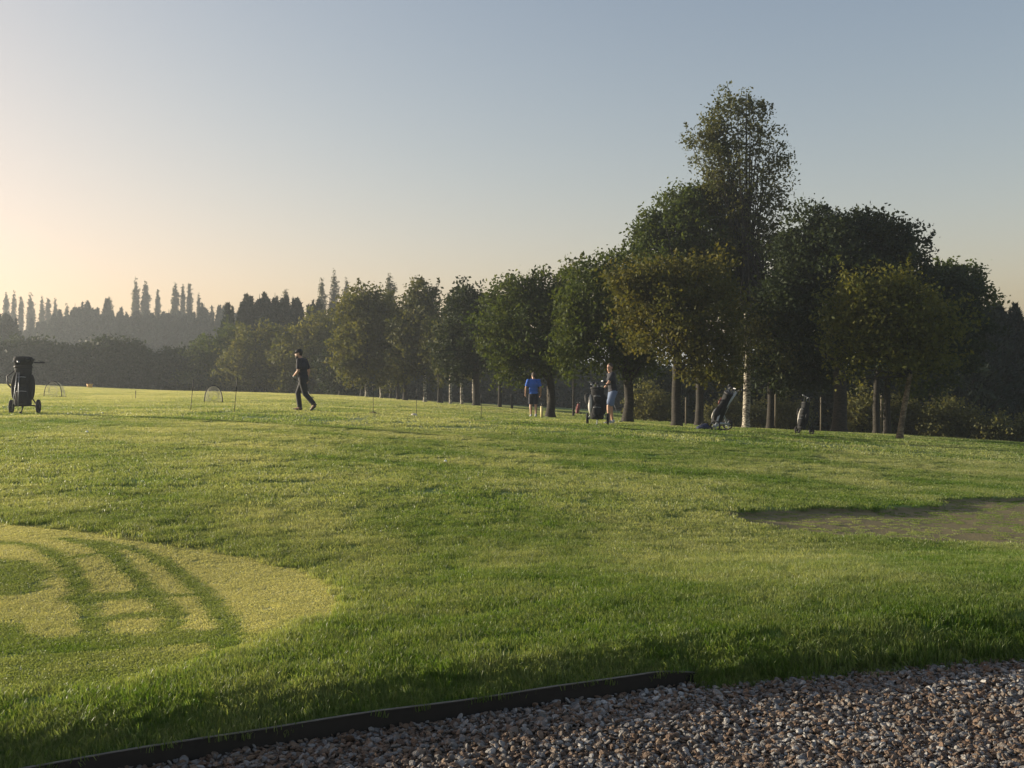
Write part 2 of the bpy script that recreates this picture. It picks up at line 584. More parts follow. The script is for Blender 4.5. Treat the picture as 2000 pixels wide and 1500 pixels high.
M_STONE = stone_mat()
M_SOIL = simple('gravel_bed_soil', (.11, .085, .062), .95, 0, .5, 40, .6)
M_BOARD = simple('edging_board', (.014, .011, .008), .8, 0, .4, 25, .3)
M_EDGETOP = simple('edging_worn_top', (.17, .16, .14), .6, 0, .5, 15)

# ------------------------------------------------------------------ ground sheets
def lawn_sheet():
    a1 = np.linspace(-R(34), R(34), 230)
    a0 = -R(34) - (np.linspace(1, 0, 34)[:-1] ** 1.5) * R(52)
    a2 = R(34) + (np.linspace(0, 1, 34)[1:] ** 1.5) * R(48)
    A = np.concatenate([a0, a1, a2])
    # radius at which each direction crosses the lawn edge
    re = np.empty(len(A))
    rr = np.linspace(.4, 60, 12000)
    for i, a in enumerate(A):
        x = rr * math.sin(a); y = rr * math.cos(a)
        k = np.argmax(y - edge_y(x) + .11 * sst(.78, .98, x) > 0)
        re[i] = rr[k]
    n1, n2 = 330, 190
    t = np.concatenate([np.linspace(0, math.log(16 / 3.5), n1)[:-1], np.linspace(math.log(16 / 3.5), math.log(2600 / 3.5), n2)])
    tm = t[-1]
    RR = np.exp(np.log(re)[:, None] + (t / tm)[None, :] ** 1.0 * (np.log(2600) - np.log(re))[:, None])
    X = RR * np.sin(A)[:, None]; Y = RR * np.cos(A)[:, None]
    # first rows: tight rounding at the edge
    Z = height(X.ravel(), Y.ravel()).reshape(X.shape)
    na, nr = X.shape
    V = np.stack([X.ravel(), Y.ravel(), Z.ravel()], 1)
    idx = np.arange(na * nr).reshape(na, nr)
    F = np.stack([idx[:-1, :-1].ravel(), idx[1:, :-1].ravel(), idx[1:, 1:].ravel(), idx[:-1, 1:].ravel()], 1)[:, ::-1]
    # skirt down at the front edge
    base = len(V)
    fr = V[idx[:, 0]].copy(); fr[:, 2] -= .25
    V = np.concatenate([V, fr])
    s = np.arange(na)
    F2 = np.stack([idx[:-1, 0], base + s[:-1], base + s[1:], idx[1:, 0]], 1)[:, ::-1]
    F = np.concatenate([F, F2])
    me = np_mesh('lawn', V, F)
    g, b, d = fields(V[:, 0], V[:, 1])
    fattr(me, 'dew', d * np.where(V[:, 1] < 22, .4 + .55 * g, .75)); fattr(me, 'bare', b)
    o = link('lawn', me, M_LAWN, None, True)
    tag(o, kind='structure')
    return o


lawn_sheet()


def hz_edge(x):
    return base_h(np.atleast_1d(x), edge_y(np.atleast_1d(x)) + .05)


xs = np.concatenate([np.linspace(-39, -5, 40)[:-1], np.linspace(-5, 8, 150), np.linspace(8, 39, 30)[1:]])
ts = np.linspace(0, 1, 30) ** 1.5
ey = edge_y(xs)
zz = hz_edge(xs) - .115 + .016 * sst(1.0, -.5, xs)
zz = np.minimum(zz, .03)
GY = ey[:, None] + .3 + ts[None] * (-24 - ey[:, None])
GX = np.repeat(xs[:, None], len(ts), 1)
e = ey[:, None] - GY
GR_RISE = lambda e, x: .11 * sst(.5, 2.0, e) * sst(-1.2, 1.5, x)
GZ = zz[:, None] * sst(6, 1, e) + (fbm(GX * 1.1, GY * 1.1, 81) - .5) * .03
GZ = GZ + GR_RISE(e, GX)
idx = np.arange(GX.size).reshape(GX.shape)
F = np.stack([idx[:-1, :-1].ravel(), idx[1:, :-1].ravel(), idx[1:, 1:].ravel(), idx[:-1, 1:].ravel()], 1)
gb = link('gravel_bed', np_mesh('gravel_bed', np.stack([GX.ravel(), GY.ravel(), GZ.ravel()], 1), F), M_SOIL, None, True)
tag(gb, kind='structure')


def gravel_h(x, y):
    z0 = np.minimum(np.interp(x, xs, zz), .03)
    return z0 * sst(6, 1, edge_y(x) - y) + GR_RISE(edge_y(x) - y, x) + (fbm(x * 1.1, y * 1.1, 81) - .5) * .03

# timber edging along the lawn
exs = np.linspace(-6, .93, 130)
eb = empty('lawn_edging', (0, float(edge_y(0.)), float(hz_edge(0.)[0])), 'dark timber edging board with a worn pale top between lawn and gravel', 'edging')
def strip(z0, z1, off0, off1):
    V = []; F = []
    for i, x in enumerate(exs):
        y = float(edge_y(x)); z = float(hz_edge(x)[0]) - .055 - .05 * float(sst(.55, .93, x))
        for (o_, q) in ((off0, z0), (off1, z0), (off1, z1), (off0, z1)):
            V.append((x - eb.location.x, y + o_ - eb.location.y, z + q - eb.location.z + .002 * math.sin(x * 9)))
        if i:
            a = (i - 1) * 4; b = i * 4
            for k in range(4):
                F.append((a + k, b + k, b + (k + 1) % 4, a + (k + 1) % 4))
    F.append((0, 1, 2, 3)); F.append(tuple(len(V) - 4 + k for k in (3, 2, 1, 0)))
    me = bpy.data.meshes.new('edging_board'); me.from_pydata(V, [], F); me.update(); return me
link('board', strip(-.16, .012, -.012, .012), M_BOARD, eb)
link('worn_top_edge', strip(.0125, .016, -.009, -.002), M_EDGETOP, eb)

# ------------------------------------------------------------------ instancing (grass and gravel only)
SRC = bpy.data.collections.new('tuft_sources')     # not linked to the scene: only read by the nodes


def scatter(name, pts, rots, scl, attrs, sources, mat):
    me = bpy.data.meshes.new(name)
    me.vertices.add(len(pts))
    me.vertices.foreach_set('co', np.asarray(pts, np.float32).ravel())
    a = me.attributes.new('rot', 'FLOAT_VECTOR', 'POINT'); a.data.foreach_set('vector', np.asarray(rots, np.float32).ravel())
    a = me.attributes.new('scl', 'FLOAT_VECTOR', 'POINT'); a.data.foreach_set('vector', np.asarray(scl, np.float32).ravel())
    a = me.attributes.new('pick', 'INT', 'POINT'); a.data.foreach_set('value', rng.integers(0, len(sources), len(pts)).astype(np.int32))
    for k, v in attrs.items(): fattr(me, k, v)
    me.materials.append(mat)
    o = bpy.data.objects.new(name, me); COL.objects.link(o)
    c = bpy.data.collections.new(name + '_src')
    for s in sources: c.objects.link(s)
    ng = bpy.data.node_groups.new(name, 'GeometryNodeTree')
    ng.interface.new_socket('Geometry', in_out='INPUT', socket_type='NodeSocketGeometry')
    ng.interface.new_socket('Geometry', in_out='OUTPUT', socket_type='NodeSocketGeometry')
    N = ng.nodes; L = ng.links
    gi = N.new('NodeGroupInput'); go = N.new('NodeGroupOutput')
    ci = N.new('GeometryNodeCollectionInfo'); ci.inputs['Collection'].default_value = c
    ci.inputs['Separate Children'].default_value = True; ci.inputs['Reset Children'].default_value = True
    ip = N.new('GeometryNodeInstanceOnPoints'); ip.inputs['Pick Instance'].default_value = True
    def na(nm, ty):
        n = N.new('GeometryNodeInputNamedAttribute'); n.data_type = ty; n.inputs['Name'].default_value = nm
        return n.outputs['Attribute']
    L.new(gi.outputs[0], ip.inputs['Points']); L.new(ci.outputs[0], ip.inputs['Instance'])
    L.new(na('pick', 'INT'), ip.inputs['Instance Index'])
    L.new(na('rot', 'FLOAT_VECTOR'), ip.inputs['Rotation']); L.new(na('scl', 'FLOAT_VECTOR'), ip.inputs['Scale'])
    L.new(ip.outputs[0], go.inputs[0])
    md = o.modifiers.new('scatter', 'NODES'); md.node_group = ng
    return o


def tuft(name, n, rad, hmin, hmax, wid, lean, seed, tv=.7):
    g = np.random.default_rng(seed)
    r = rad * np.sqrt(g.random(n)); a = g.random(n) * 2 * np.pi
    bx, by = r * np.cos(a), r * np.sin(a)
    h = hmin + (hmax - hmin) * g.random(n) ** 1.3
    la = g.random(n) * 2 * np.pi; lm = np.abs(g.normal(0, lean, n)) * h
    wa = g.random(n) * 2 * np.pi
    w_ = wid * (.6 + .8 * g.random(n))
    wx, wy = np.cos(wa) * w_ / 2, np.sin(wa) * w_ / 2
    V = []; 
    lx, ly = np.cos(la) * lm, np.sin(la) * lm
    z0 = -.01
    p0 = np.stack([bx - wx, by - wy, np.full(n, z0)], 1); p1 = np.stack([bx + wx, by + wy, np.full(n, z0)], 1)
    p2 = np.stack([bx + lx * .35 + wx * .8, by + ly * .35 + wy * .8, h * .6], 1); p3 = np.stack([bx + lx * .35 - wx * .8, by + ly * .35 - wy * .8, h * .6], 1)
    p4 = np.stack([bx + lx + wx * .12, by + ly + wy * .12, h], 1); p5 = np.stack([bx + lx - wx * .12, by + ly - wy * .12, h], 1)
    V = np.stack([p0, p1, p2, p3, p4, p5], 1).reshape(-1, 3)
    b = np.arange(n)[:, None] * 6
    F = np.concatenate([b + np.array([[0, 1, 2, 3]]), b + np.array([[3, 2, 4, 5]])])
    me = np_mesh(name, V, F)
    tn = np.repeat(g.random(n), 6)
    tn = tn * tv + (.7 - tv) * .5 + np.tile([0, 0, .15, .15, .3, .3], n)
    fattr(me, 'tint', tn)
    me.materials.append(M_BLADE)
    return bpy.data.objects.new(name, me)


def lawn_points(y0, y1, dens, lim=.68, extra=.3):
    g = rng
    # density constant per m2 in a wedge
    A = lim * (y1 * y1 - y0 * y0) + extra * 2 * (y1 - y0)
    n = int(A * dens)
    y = np.sqrt(y0 * y0 + g.random(int(n * 1.35)) * (y1 * y1 - y0 * y0))
    x = (g.random(len(y)) * 2 - 1) * (lim * y + extra)
    k = y > edge_y(x) + (.05 - .14 * sst(.74, .92, x)) + .01
    return x[k][:n], y[k][:n]


def slope_rot(x, y, amp=1.0):
    e_ = .05
    zx = (base_h(x + e_, y) - base_h(x - e_, y)) / (2 * e_); zy = (base_h(x, y + e_) - base_h(x, y - e_)) / (2 * e_)
    return zx, zy


def grass_layer(name, y0, y1, dens, sources, zr, cut=True, fade=None):
    x, y = lawn_points(y0, y1, dens)
    g, b, d = fields(x, y)
    if cut is True: k = (g < .5) & (b < .5)
    elif cut == 'green': k = (g >= .35) & (b < .5)
    elif cut == 'bare': k = b > .5
    if fade: k &= rng.random(len(x)) < sst(fade[0], fade[1], y)
    x, y, g, b, d = x[k], y[k], g[k], b[k], d[k]
    # no grass sheet under the trees on the right or beyond the field edge
    z = height(x, y) + (.0025 if cut is not True else 0)
    n = len(x)
    rots = np.zeros((n, 3)); rots[:, 2] = rng.random(n) * 6.283
    h = .68 + .55 * fbm(x * 3.1, y * 3.1, 91) * (.4 + 1.1 * fbm(x * .8, y * .8, 95))
    s = .85 + .3 * rng.random(n)
    h = h * zr * (1 - .55 * np.clip(g, 0, 1) * (1 if cut is True else 0))
    if cut is True:
        h = h * (1 + .45 * sst(.3, .0, y - edge_y(x)) * sst(.6, 1.2, x) - .2 * sst(.4, .1, y - edge_y(x)) * sst(1.2, .6, x))
    scl = np.stack([s, s, h * (.85 + .3 * rng.random(n))], 1)
    o = scatter(name, np.stack([x, y, z], 1), rots, scl, {'dew': d}, sources, M_BLADE)
    return o


near_t = [tuft('tuft', 190, .085, .013, .036, .0027, .55, 100 + i) for i in range(5)]
mid_t = [tuft('tuft', 150, .17, .015, .034, .006, .5, 200 + i) for i in range(4)]
far_t = [tuft('tuft', 170, .42, .015, .034, .014, .5, 300 + i) for i in range(4)]
short_t = [tuft('tuft', 80, .045, .003, .0065, .0036, .7, 400 + i, .25) for i in range(4)]
L1 = grass_layer('near_grass', 2.9, 10.5, 230, near_t, 1.0, True, (10.5, 6.5))
bx = .78 + rng.random(3600) * 4.8; by = edge_y(bx) - .11 * sst(.7, .86, bx) + rng.random(3600) * .22
bx[:1400] = -2.6 + rng.random(1400) * 3.3
bx[1400:1700] = .80 + rng.random(300) * .4
by[:1400] = edge_y(bx[:1400]) + .045 + rng.random(1400) * .26
by[1400:1700] = edge_y(bx[1400:1700]) - .10 + rng.random(300) * .12
_g, _b, _d = fields(bx, by)
_r = np.zeros((3600, 3)); _r[:, 2] = rng.random(3600) * 6.283; _r[:, 0] = .45
_s = (.7 + .4 * rng.random(3600)) * np.where(bx < .78, .8, 1)
LB = scatter('bank_grass', np.stack([bx, by, height(bx, by) - .004], 1), np.stack([rng.normal(.25, .2, 3600) * (bx > .78), rng.normal(0, .2, 3600), rng.normal(0, .5, 3600)], 1),
             np.stack([_s, _s, _s * .9], 1), {'dew': _d}, near_t, M_BLADE)
tag(LB, 'shaded grass hanging over the gravel where the edging ends', 'grass', kind='stuff')
tag(L1, 'long wet grass blades of the lawn nearest the gravel', 'grass', kind='stuff')
L2 = grass_layer('middle_grass', 6.3, 22, 50, mid_t, 1.0, True, (6.3, 9.5))
tag(L2, 'mown grass across the middle of the lawn', 'grass', kind='stuff')
L3 = grass_layer('field_grass', 21.5, 97, 7.0, far_t, 1.1)
tag(L3, 'dewy grass of the practice field where the golfers stand', 'grass', kind='stuff')
L4 = grass_layer('putting_green_grass', 3.0, 11.0, 1000, short_t, 1.0, 'green')
tag(L4, 'closely mown dewy turf of the putting green with wheel tracks', 'grass', kind='stuff')
L5 = grass_layer('worn_patch_grass', 6, 16, 50, short_t, 1.0, 'bare')
tag(L5, 'thin short grass on the worn brown patch', 'grass', kind='stuff')

# gravel ------------------------------------------------------------
def ico_stone(seed):
    g = np.random.default_rng(seed)
    import bmesh
    bm = bmesh.new(); bmesh.ops.create_icosphere(bm, subdivisions=2, radius=.5)
    V = np.array([v.co[:] for v in bm.verts])
    for _ in range(7):
        d = g.normal(size=3); d /= np.linalg.norm(d); c = .28 + .14 * g.random()
        p = V @ d; V = V - np.where(p > c, (p - c) * .85, 0)[:, None] * d
    V *= np.array([1.15 + .5 * g.random(), .9, .40 + .28 * g.random()])
    V += g.normal(0, .008, V.shape)
    for v, c in zip(bm.verts, V): v.co = c
    me = bpy.data.meshes.new('stone'); bm.to_mesh(me); bm.free()
    me.materials.append(M_STONE)
    return bpy.data.objects.new('stone', me)


stones = [ico_stone(i) for i in range(9)]
gx = rng.random(230000) * 8.2 - 3.4; gy = rng.random(230000) * 4.2 + 1.2
k = (gy < edge_y(gx) - .015 + .05 * (gx < 1.4) * 0) & (np.abs(gx) < .72 * gy + .6)
gx, gy = gx[k], gy[k]
n = len(gx)
size = .007 + .0165 * rng.random(n) ** 2.0
size *= 1 + .35 * (rng.random(n) < .05)
gz = gravel_h(gx, gy) + rng.random(n) * .014 + size * .1
tone = np.clip(rng.random(n) ** 1.15 * (.55 + .7 * fbm(gx * 1.7, gy * 1.7, 17)) + .16 * sst(3.2, 4.6, gy) , 0, 1)
rots = np.stack([rng.normal(0, .45, n), rng.normal(0, .45, n), rng.random(n) * 6.283], 1)
gs = scatter('gravel', np.stack([gx, gy, gz], 1), rots, np.stack([size * 1.25, size * 1.25, size * 1.25], 1), {'tint': tone}, stones, M_STONE)
tag(gs, 'loose grey and brown gravel stones in front of the lawn', 'gravel', kind='stuff')
print('gravel', n)

# ------------------------------------------------------------------ trees
M_LEAF = {
    'olive': leaf_mat('leaf_olive', (.050, .070, .016), (.150, .145, .036)),
    'green': leaf_mat('leaf_green', (.028, .052, .012), (.085, .108, .027)),
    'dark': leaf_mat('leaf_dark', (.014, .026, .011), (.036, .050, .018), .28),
    'flare_brown': leaf_mat('leaf_flare_brown', (.048, .062, .015), (.128, .116, .030)),  # toned-down brown cast of lens flare, mixed into the leaf colour
    'bush': leaf_mat('leaf_bush', (.075, .088, .036), (.17, .165, .075), .4),
    'birch': leaf_mat('leaf_birch', (.036, .052, .018), (.115, .118, .044), .35),
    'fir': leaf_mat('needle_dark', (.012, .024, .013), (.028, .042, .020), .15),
    'poplar': leaf_mat('leaf_poplar', (.034, .044, .020), (.085, .088, .038), .4),
}
M_BARK = bark_mat('bark_dark', (.013, .011, .008), (.036, .030, .022))
M_BARKL = bark_mat('bark_tan', (.07, .052, .032), (.20, .155, .10), 9, 2)
M_BIRCH = bark_mat('bark_birch', (.06, .05, .04), (.46, .42, .34), 7, 2.5)


def leaves_mesh(name, C, size, g, dirs=None, tint=None, upbias=.3, elong=1.5):
    """one leaf (rhombus quad) per centre C (n,3)"""
    n = len(C)
    nrm = g.normal(size=(n, 3)); nrm[:, 2] += upbias
    nrm /= np.linalg.norm(nrm, axis=1)[:, None]
    a = g.normal(size=(n, 3)) if dirs is None else dirs + g.normal(size=(n, 3)) * .35
    a -= (a * nrm).sum(1)[:, None] * nrm
    a /= np.linalg.norm(a, axis=1)[:, None] + 1e-9
    b = np.cross(nrm, a)
    s = (size * (.6 + .8 * g.random(n)))[:, None]
    V = np.stack([C - a * s * elong * .5, C + b * s * .42 - a * s * .05, C + a * s * elong * .5, C - b * s * .42 - a * s * .05], 1)
    V[:, 1] += nrm * s * .12; V[:, 3] += nrm * s * .12
    me = np_mesh(name, V.reshape(-1, 3), np.arange(n * 4).reshape(n, 4))
    if tint is None: tint = g.random(n)
    fattr(me, 'tint', np.repeat(np.clip(tint, 0, 1), 4))
    return me


def blob_clumps(blobs, g, csize, cover=1.0, shell=.38):
    """clump centres in ellipsoids [(centre Vector, (rx,ry,rz))]"""
    out = []; rad = []
    for c, r in blobs:
        area = 4 * math.pi * ((r[0] * r[1]) ** 1.6 / 3 + (r[0] * r[2]) ** 1.6 / 3 + (r[1] * r[2]) ** 1.6 / 3) ** (1 / 1.6)
        m = max(6, int(area / (csize * csize * 2.4) * cover * 1.75))
        d = g.normal(size=(m, 3)); d /= np.linalg.norm(d, axis=1)[:, None]
        rr = g.random(m) ** shell
        # lumpy outline
        ph = g.random(6) * 6.28
        lump = 1 + .14 * np.sin(3 * np.arctan2(d[:, 0], d[:, 2]) + ph[0]) + .12 * np.sin(5 * np.arctan2(d[:, 1], d[:, 0]) + ph[1]) + .10 * np.sin(7 * d[:, 2] + ph[2])
        rr = rr * np.minimum(lump, 1.2)
        p = np.array(c)[None] + d * rr[:, None] * np.array(r)[None]
        out.append(p); rad.append(csize * (.5 + .8 * g.random(m)))
    return np.concatenate(out), np.concatenate(rad)


GR_ROW = 'trees in the row behind the golf trolleys'
GB_ROW = 'birches in the row at the middle of the field'
GW_ROW = 'bushy trees along the far side of the field'


def tree(kind, label, u, y, blobs_px, tw, leaf, bark, group=None, fork=None, n_per=26, csize=.36, lsize=.085, cover=1.0, depth=.85,
         vbase=None, limbs=9, lean=0, cat='tree', spikes=0, shell=.38, stems=1, seed=None, zoff=0, grow=None):
    """blobs_px: [(u,v,ru,rv[,dy])] outlines of the crown masses in the photograph at distance y; tw trunk width in px"""
    g = np.random.default_rng(abs(seed if seed is not None else int(u * 7 + y)))
    x = (u - 1000) / FPX * y
    z = hz(x, y) + zoff
    base = Vector((x, y, z))
    ppm = FPX / y
    root = empty(kind, base, label, cat, group)
    if grow is None: grow = group in (GR_ROW, GB_ROW, GW_ROW) and y != 41
    blobs = []
    for bl in blobs_px:
        bu, bv, ru, rv = bl[:4]
        if grow: bu, bv, ru, rv = bu, bv + 7 + (rv * .05), ru * 1.12, rv * 1.10
        dy = bl[4] if len(bl) > 4 else 0
        c = at(bu, bv, y + dy) - base
        rx = ru / ppm; rz = rv / ppm
        blobs.append((c, (rx, max(.3, min(rx, rz * 1.2) * depth), rz)))
    C, rad = blob_clumps(blobs, g, csize, cover, shell)
    zmin = .1
    C = C[C[:, 2] > zmin + 0]; rad = rad[:len(C)]
    nl = np.maximum(4, (n_per * 1.15 * (rad / csize) ** 2).astype(int))
    idx = np.repeat(np.arange(len(C)), nl)
    off = g.normal(size=(len(idx), 3)) * (rad[idx] * .52)[:, None]
    off[:, 2] *= .75
    Lc = C[idx] + off
    tn = g.random(len(C))[idx] * .55 + g.random(len(idx)) * .45
    if spikes:            # shoots that break the outline
        k = g.integers(0, len(C), spikes)
        top = np.array([b[0] for b in blobs]).mean(0)
        sp = []; 
        for i in k:
            d = C[i] - top; d = d / (np.linalg.norm(d) + 1e-6) + np.array([0, 0, .9]); d /= np.linalg.norm(d)
            L_ = min(rad[i], csize) * (1.0 + 1.3 * g.random())
            t = g.random(26)
            sp.append(C[i] + d * (t * L_)[:, None] + g.normal(size=(26, 3)) * .07 * (1.2 - t)[:, None])
        sp = np.concatenate(sp); Lc = np.concatenate([Lc, sp]); tn = np.concatenate([tn, g.random(len(sp))])
    keep = Lc[:, 2] > .05
    Lc, tn = Lc[keep], tn[keep]
    link('crown', leaves_mesh('crown', Lc, lsize, g, tint=tn), M_LEAF[leaf], root)
    if tw > 0:
        mb = MB()
        zb = min(b[0].z - b[1][2] for b in blobs); zt = max(b[0].z + b[1][2] * .7 for b in blobs)
        cx = np.average([b[0].x for b in blobs], weights=[b[1][0] for b in blobs])
        cy = np.average([b[0].y for b in blobs], weights=[b[1][0] for b in blobs])
        fz = fork if fork is not None else max(.6, zb + (zt - zb) * .15)
        r0 = tw / ppm / 2
        fx = lean
        pts = [(0, 0, -.15), (0, 0, .0), (fx * .1, 0, .25), (fx * .45 + g.normal() * .03, g.normal() * .03, fz * .5), (fx, 0, fz)]
        mb.tube(pts, [r0 * 1.7, r0 * 1.45, r0 * 1.08, r0 * .95, r0 * .85], 10, caps=False)
        mb.build('trunk', bark, root)
        mb = MB()
        # leader and limbs
        cen = Vector((cx, cy, zb + (zt - zb) * .6))
        mb.tube([(fx, 0, fz), (fx + (cx - fx) * .4, cy * .3, fz + (zt - fz) * .4), (cx, cy, zt)], [r0 * .85, r0 * .5, r0 * .12], 7)
        far_i = g.choice(len(C), min(limbs, len(C)), replace=False)
        for q, i in enumerate(far_i):
            tgt = Vector(C[i]); 
            st_t = g.random() * .55
            st = Vector((fx, 0, fz)) + (Vector((cx, cy, zt)) - Vector((fx, 0, fz))) * st_t * .8
            if q < 3: st = Vector((fx, 0, fz - .05))
            mid = st * .5 + tgt * .5 + Vector((0, 0, -.12 * (tgt - st).length)) if tgt.z > st.z else st * .5 + tgt * .5
            rr = r0 * (.55 if q < 3 else .36)
            mb.tube([st, mid, tgt], [rr, rr * .6, rr * .15], 6)
        mb.build('branches', M_BARK, root)
    return root


def conifer(kind, label, u, y, vtop, vbot, ru, leaf='fir', group=None, n=2600, lsize=.35, seed=0, tops=3, zoff=0, cat='conifer', wild=1.0):
    """spiky evergreen: rising sprays on a broad cone, several leading shoots"""
    g = np.random.default_rng(abs(seed + int(u * 3 + y)))
    x = (u - 1000) / FPX * y
    zb = hz(x, y)
    base = Vector((x, y, zb))
    ppm = FPX / y
    H = at(u, vtop, y).z - zb; rad = ru / ppm
    root = empty(kind, base, label, cat, group)
    C = []; D = []
    tp = [(0, 0, H * .90, rad, 1.0, .85)]
    for k in range(5):                     # shoulders
        a = g.random() * 6.28; q = (.2 + .6 * g.random()) * rad
        tp.append((math.cos(a) * q, math.sin(a) * q * .6, H * (.98 - .20 * g.random()), rad * (.22 + .18 * g.random()), .20, 1.0))
    for k in range(tops - 2):              # leading shoots that make the ragged top
        a = g.random() * 6.28; q = g.random() ** .7 * rad * .9
        tp.append((math.cos(a) * q, math.sin(a) * q * .6, H * (1.0 - .14 * g.random() - .18 * (q / rad) ** 1.5), rad * (.06 + .06 * g.random()), .03, 1.2))
    for (ox, oy, hh, rr, wgt, pw) in tp:
        m = int(n * wgt)
        t = g.random(m) ** .8
        if wgt < .5: t = .66 + .34 * g.random(m)
        tt = t if wgt > .5 else (t - .6) / .4
        prof = (1 - tt) ** pw * rr + .03 * rr
        a = g.random(m) * 6.283
        r = prof * (g.random(m) ** .3) * (1 + .22 * np.sin(a * 5 + t * 30))
        c = np.stack([ox + np.cos(a) * r, oy + np.sin(a) * r, t * hh], 1)
        up = 1.0 if wgt > .5 else 1.8
        d = np.stack([np.cos(a) * .8, np.sin(a) * .8, np.full(m, up)], 1)
        C.append(c); D.append(d)
    C = np.concatenate(C); D = np.concatenate(D)
    # spray = 2 crossed narrow leaves
    link('crown', leaves_mesh('crown', C, lsize, g, dirs=D, upbias=0, elong=2.6), M_LEAF[leaf], root)
    mb = MB()
    mb.tube([(0, 0, -.2), (0, 0, H * .35), (0, 0, H * .97)], [rad * .09 + .08, rad * .06 + .05, .02], 7)
    mb.build('trunk', M_BARK, root)
    return root


# -- right hand group, from the front -------------------------------
GR = 'trees in the row behind the golf trolleys'
tree('ash_tree', 'light green round crowned tree on a slim pale leaning trunk, far right of the row', 1758, 30.5,
     [(1735, 630, 105, 85), (1700, 590, 85, 62), (1790, 640, 90, 85), (1660, 650, 48, 75), (1730, 560, 80, 38)], 11, 'olive', M_BARKL, GR, fork=1.95, lean=.3,
     n_per=30, lsize=.085, limbs=12, spikes=30)
tree('broadleaf_tree', 'big dark domed tree with the thickest trunk, right of the tall birch', 1640, 38,
     [(1650, 520, 120, 105), (1720, 490, 78, 85, 1), (1752, 520, 48, 62, 1), (1590, 480, 80, 78), (1655, 440, 85, 42), (1640, 640, 105, 70, 1), (1560, 560, 70, 90), (1735, 455, 50, 40)], 27, 'dark', M_BARK, GR,
     fork=2.3, n_per=34, lsize=.1, limbs=14, spikes=70, cover=1.0)
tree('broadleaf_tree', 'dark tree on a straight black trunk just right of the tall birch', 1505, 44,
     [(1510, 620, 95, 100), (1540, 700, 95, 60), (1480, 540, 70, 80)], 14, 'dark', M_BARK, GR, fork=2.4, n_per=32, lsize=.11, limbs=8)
tree('birch_tree', 'tallest tree, a sparse open crowned birch on a slim pale trunk', 1458, 41,
     [(1435, 215, 70, 42), (1400, 260, 50, 45), (1480, 250, 48, 50), (1440, 300, 80, 55), (1385, 275, 50, 42), (1518, 320, 34, 58), (1440, 380, 80, 60),
      (1400, 340, 52, 55), (1500, 390, 48, 60), (1445, 460, 62, 60), (1490, 470, 45, 50), (1480, 640, 62, 75, -1), (1440, 700, 35, 55, -1), (1530, 610, 42, 45, -1), (1540, 700, 40, 40, -1)],
     14, 'birch', M_BIRCH, GR, fork=4.6, n_per=17, lsize=.085, limbs=90, cover=.64, shell=.5, spikes=110, csize=.30, depth=.9)
tree('broadleaf_tree', 'green tree on a thick trunk right of the forked trunk, its crown tinted with lens flare brown', 1322, 32.5,
     [(1310, 600, 110, 85), (1270, 560, 72, 62), (1370, 620, 78, 80), (1240, 545, 42, 45), (1345, 540, 90, 55), (1370, 690, 60, 50), (1420, 690, 35, 50)], 19, 'flare_brown', M_BARK, GR,
     fork=1.9, n_per=30, lsize=.09, limbs=12, spikes=25)
tree('broadleaf_tree', 'tall green crowned tree behind the brown one, left shoulder of the tall birch', 1366, 42,
     [(1330, 470, 92, 85), (1380, 430, 75, 75), (1290, 500, 58, 60), (1270, 440, 34, 42), (1350, 400, 62, 45), (1400, 520, 75, 90), (1385, 380, 42, 30)], 16, 'green', M_BARK, GR,
     fork=2.0, n_per=34, lsize=.1, limbs=12, spikes=60)
tree('maple_tree', 'dark tree with a low forked trunk beside the golfer in black', 1226, 35.5,
     [(1180, 600, 95, 92), (1195, 530, 62, 50), (1150, 660, 75, 62), (1245, 640, 55, 75), (1215, 570, 70, 75), (1265, 690, 40, 34), (1120, 590, 35, 60)], 20, 'green', M_BARK, GR,
     fork=1.5, n_per=32, lsize=.095, limbs=12, spikes=40)
tree('maple_tree', 'dark tree on a flared forking trunk beside the golfer in blue', 1075, 41.2,
     [(1030, 620, 88, 85), (1040, 570, 62, 45), (990, 660, 48, 52), (1085, 660, 60, 62), (1020, 700, 65, 36), (1095, 590, 45, 60)], 17, 'green', M_BARK, GR,
     fork=1.45, n_per=32, lsize=.1, limbs=12, spikes=40)
tree('poplar_tree', 'thin wispy poplar shooting above the crowns right of the golfer in blue', 1120, 47,
     [(1120, 590, 45, 60), (1122, 540, 26, 42)], 4, 'flare_brown', M_BARK, GR, n_per=14, lsize=.08, spikes=60, cover=.8, csize=.25)
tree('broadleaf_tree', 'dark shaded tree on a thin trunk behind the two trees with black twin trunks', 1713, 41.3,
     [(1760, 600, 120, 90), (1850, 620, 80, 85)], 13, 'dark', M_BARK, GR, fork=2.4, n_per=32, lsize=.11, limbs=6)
tree('broadleaf_tree', 'ragged topped tree behind the light green crown at the far right', 1734, 43,
     [(1850, 580, 75, 62), (1880, 545, 34, 42), (1840, 545, 32, 40), (1790, 590, 60, 60), (1800, 690, 90, 55)], 14, 'green', M_BARK, GR, fork=2.4, n_per=32, lsize=.11, limbs=8, spikes=60)
# behind, right edge
for i, (u, vt, ru) in enumerate([(1905, 560, 55), (1950, 572, 50), (1995, 605, 55), (2060, 600, 60), (2130, 610, 60)]):
    conifer('conifer_tree', ['dark evergreen behind the bushes, tallest at the right edge', 'dark evergreen with a jagged top at the right edge of the wood',
                             'dark evergreen cut by the right edge of the picture', 'dark evergreen just past the right edge of the wood', 'outermost dark evergreen past the right edge'][i],
            u, 58 + i, vt, 0, ru * 1.5, group='dark evergreens at the right edge', n=4200, lsize=.2, tops=5, seed=i)

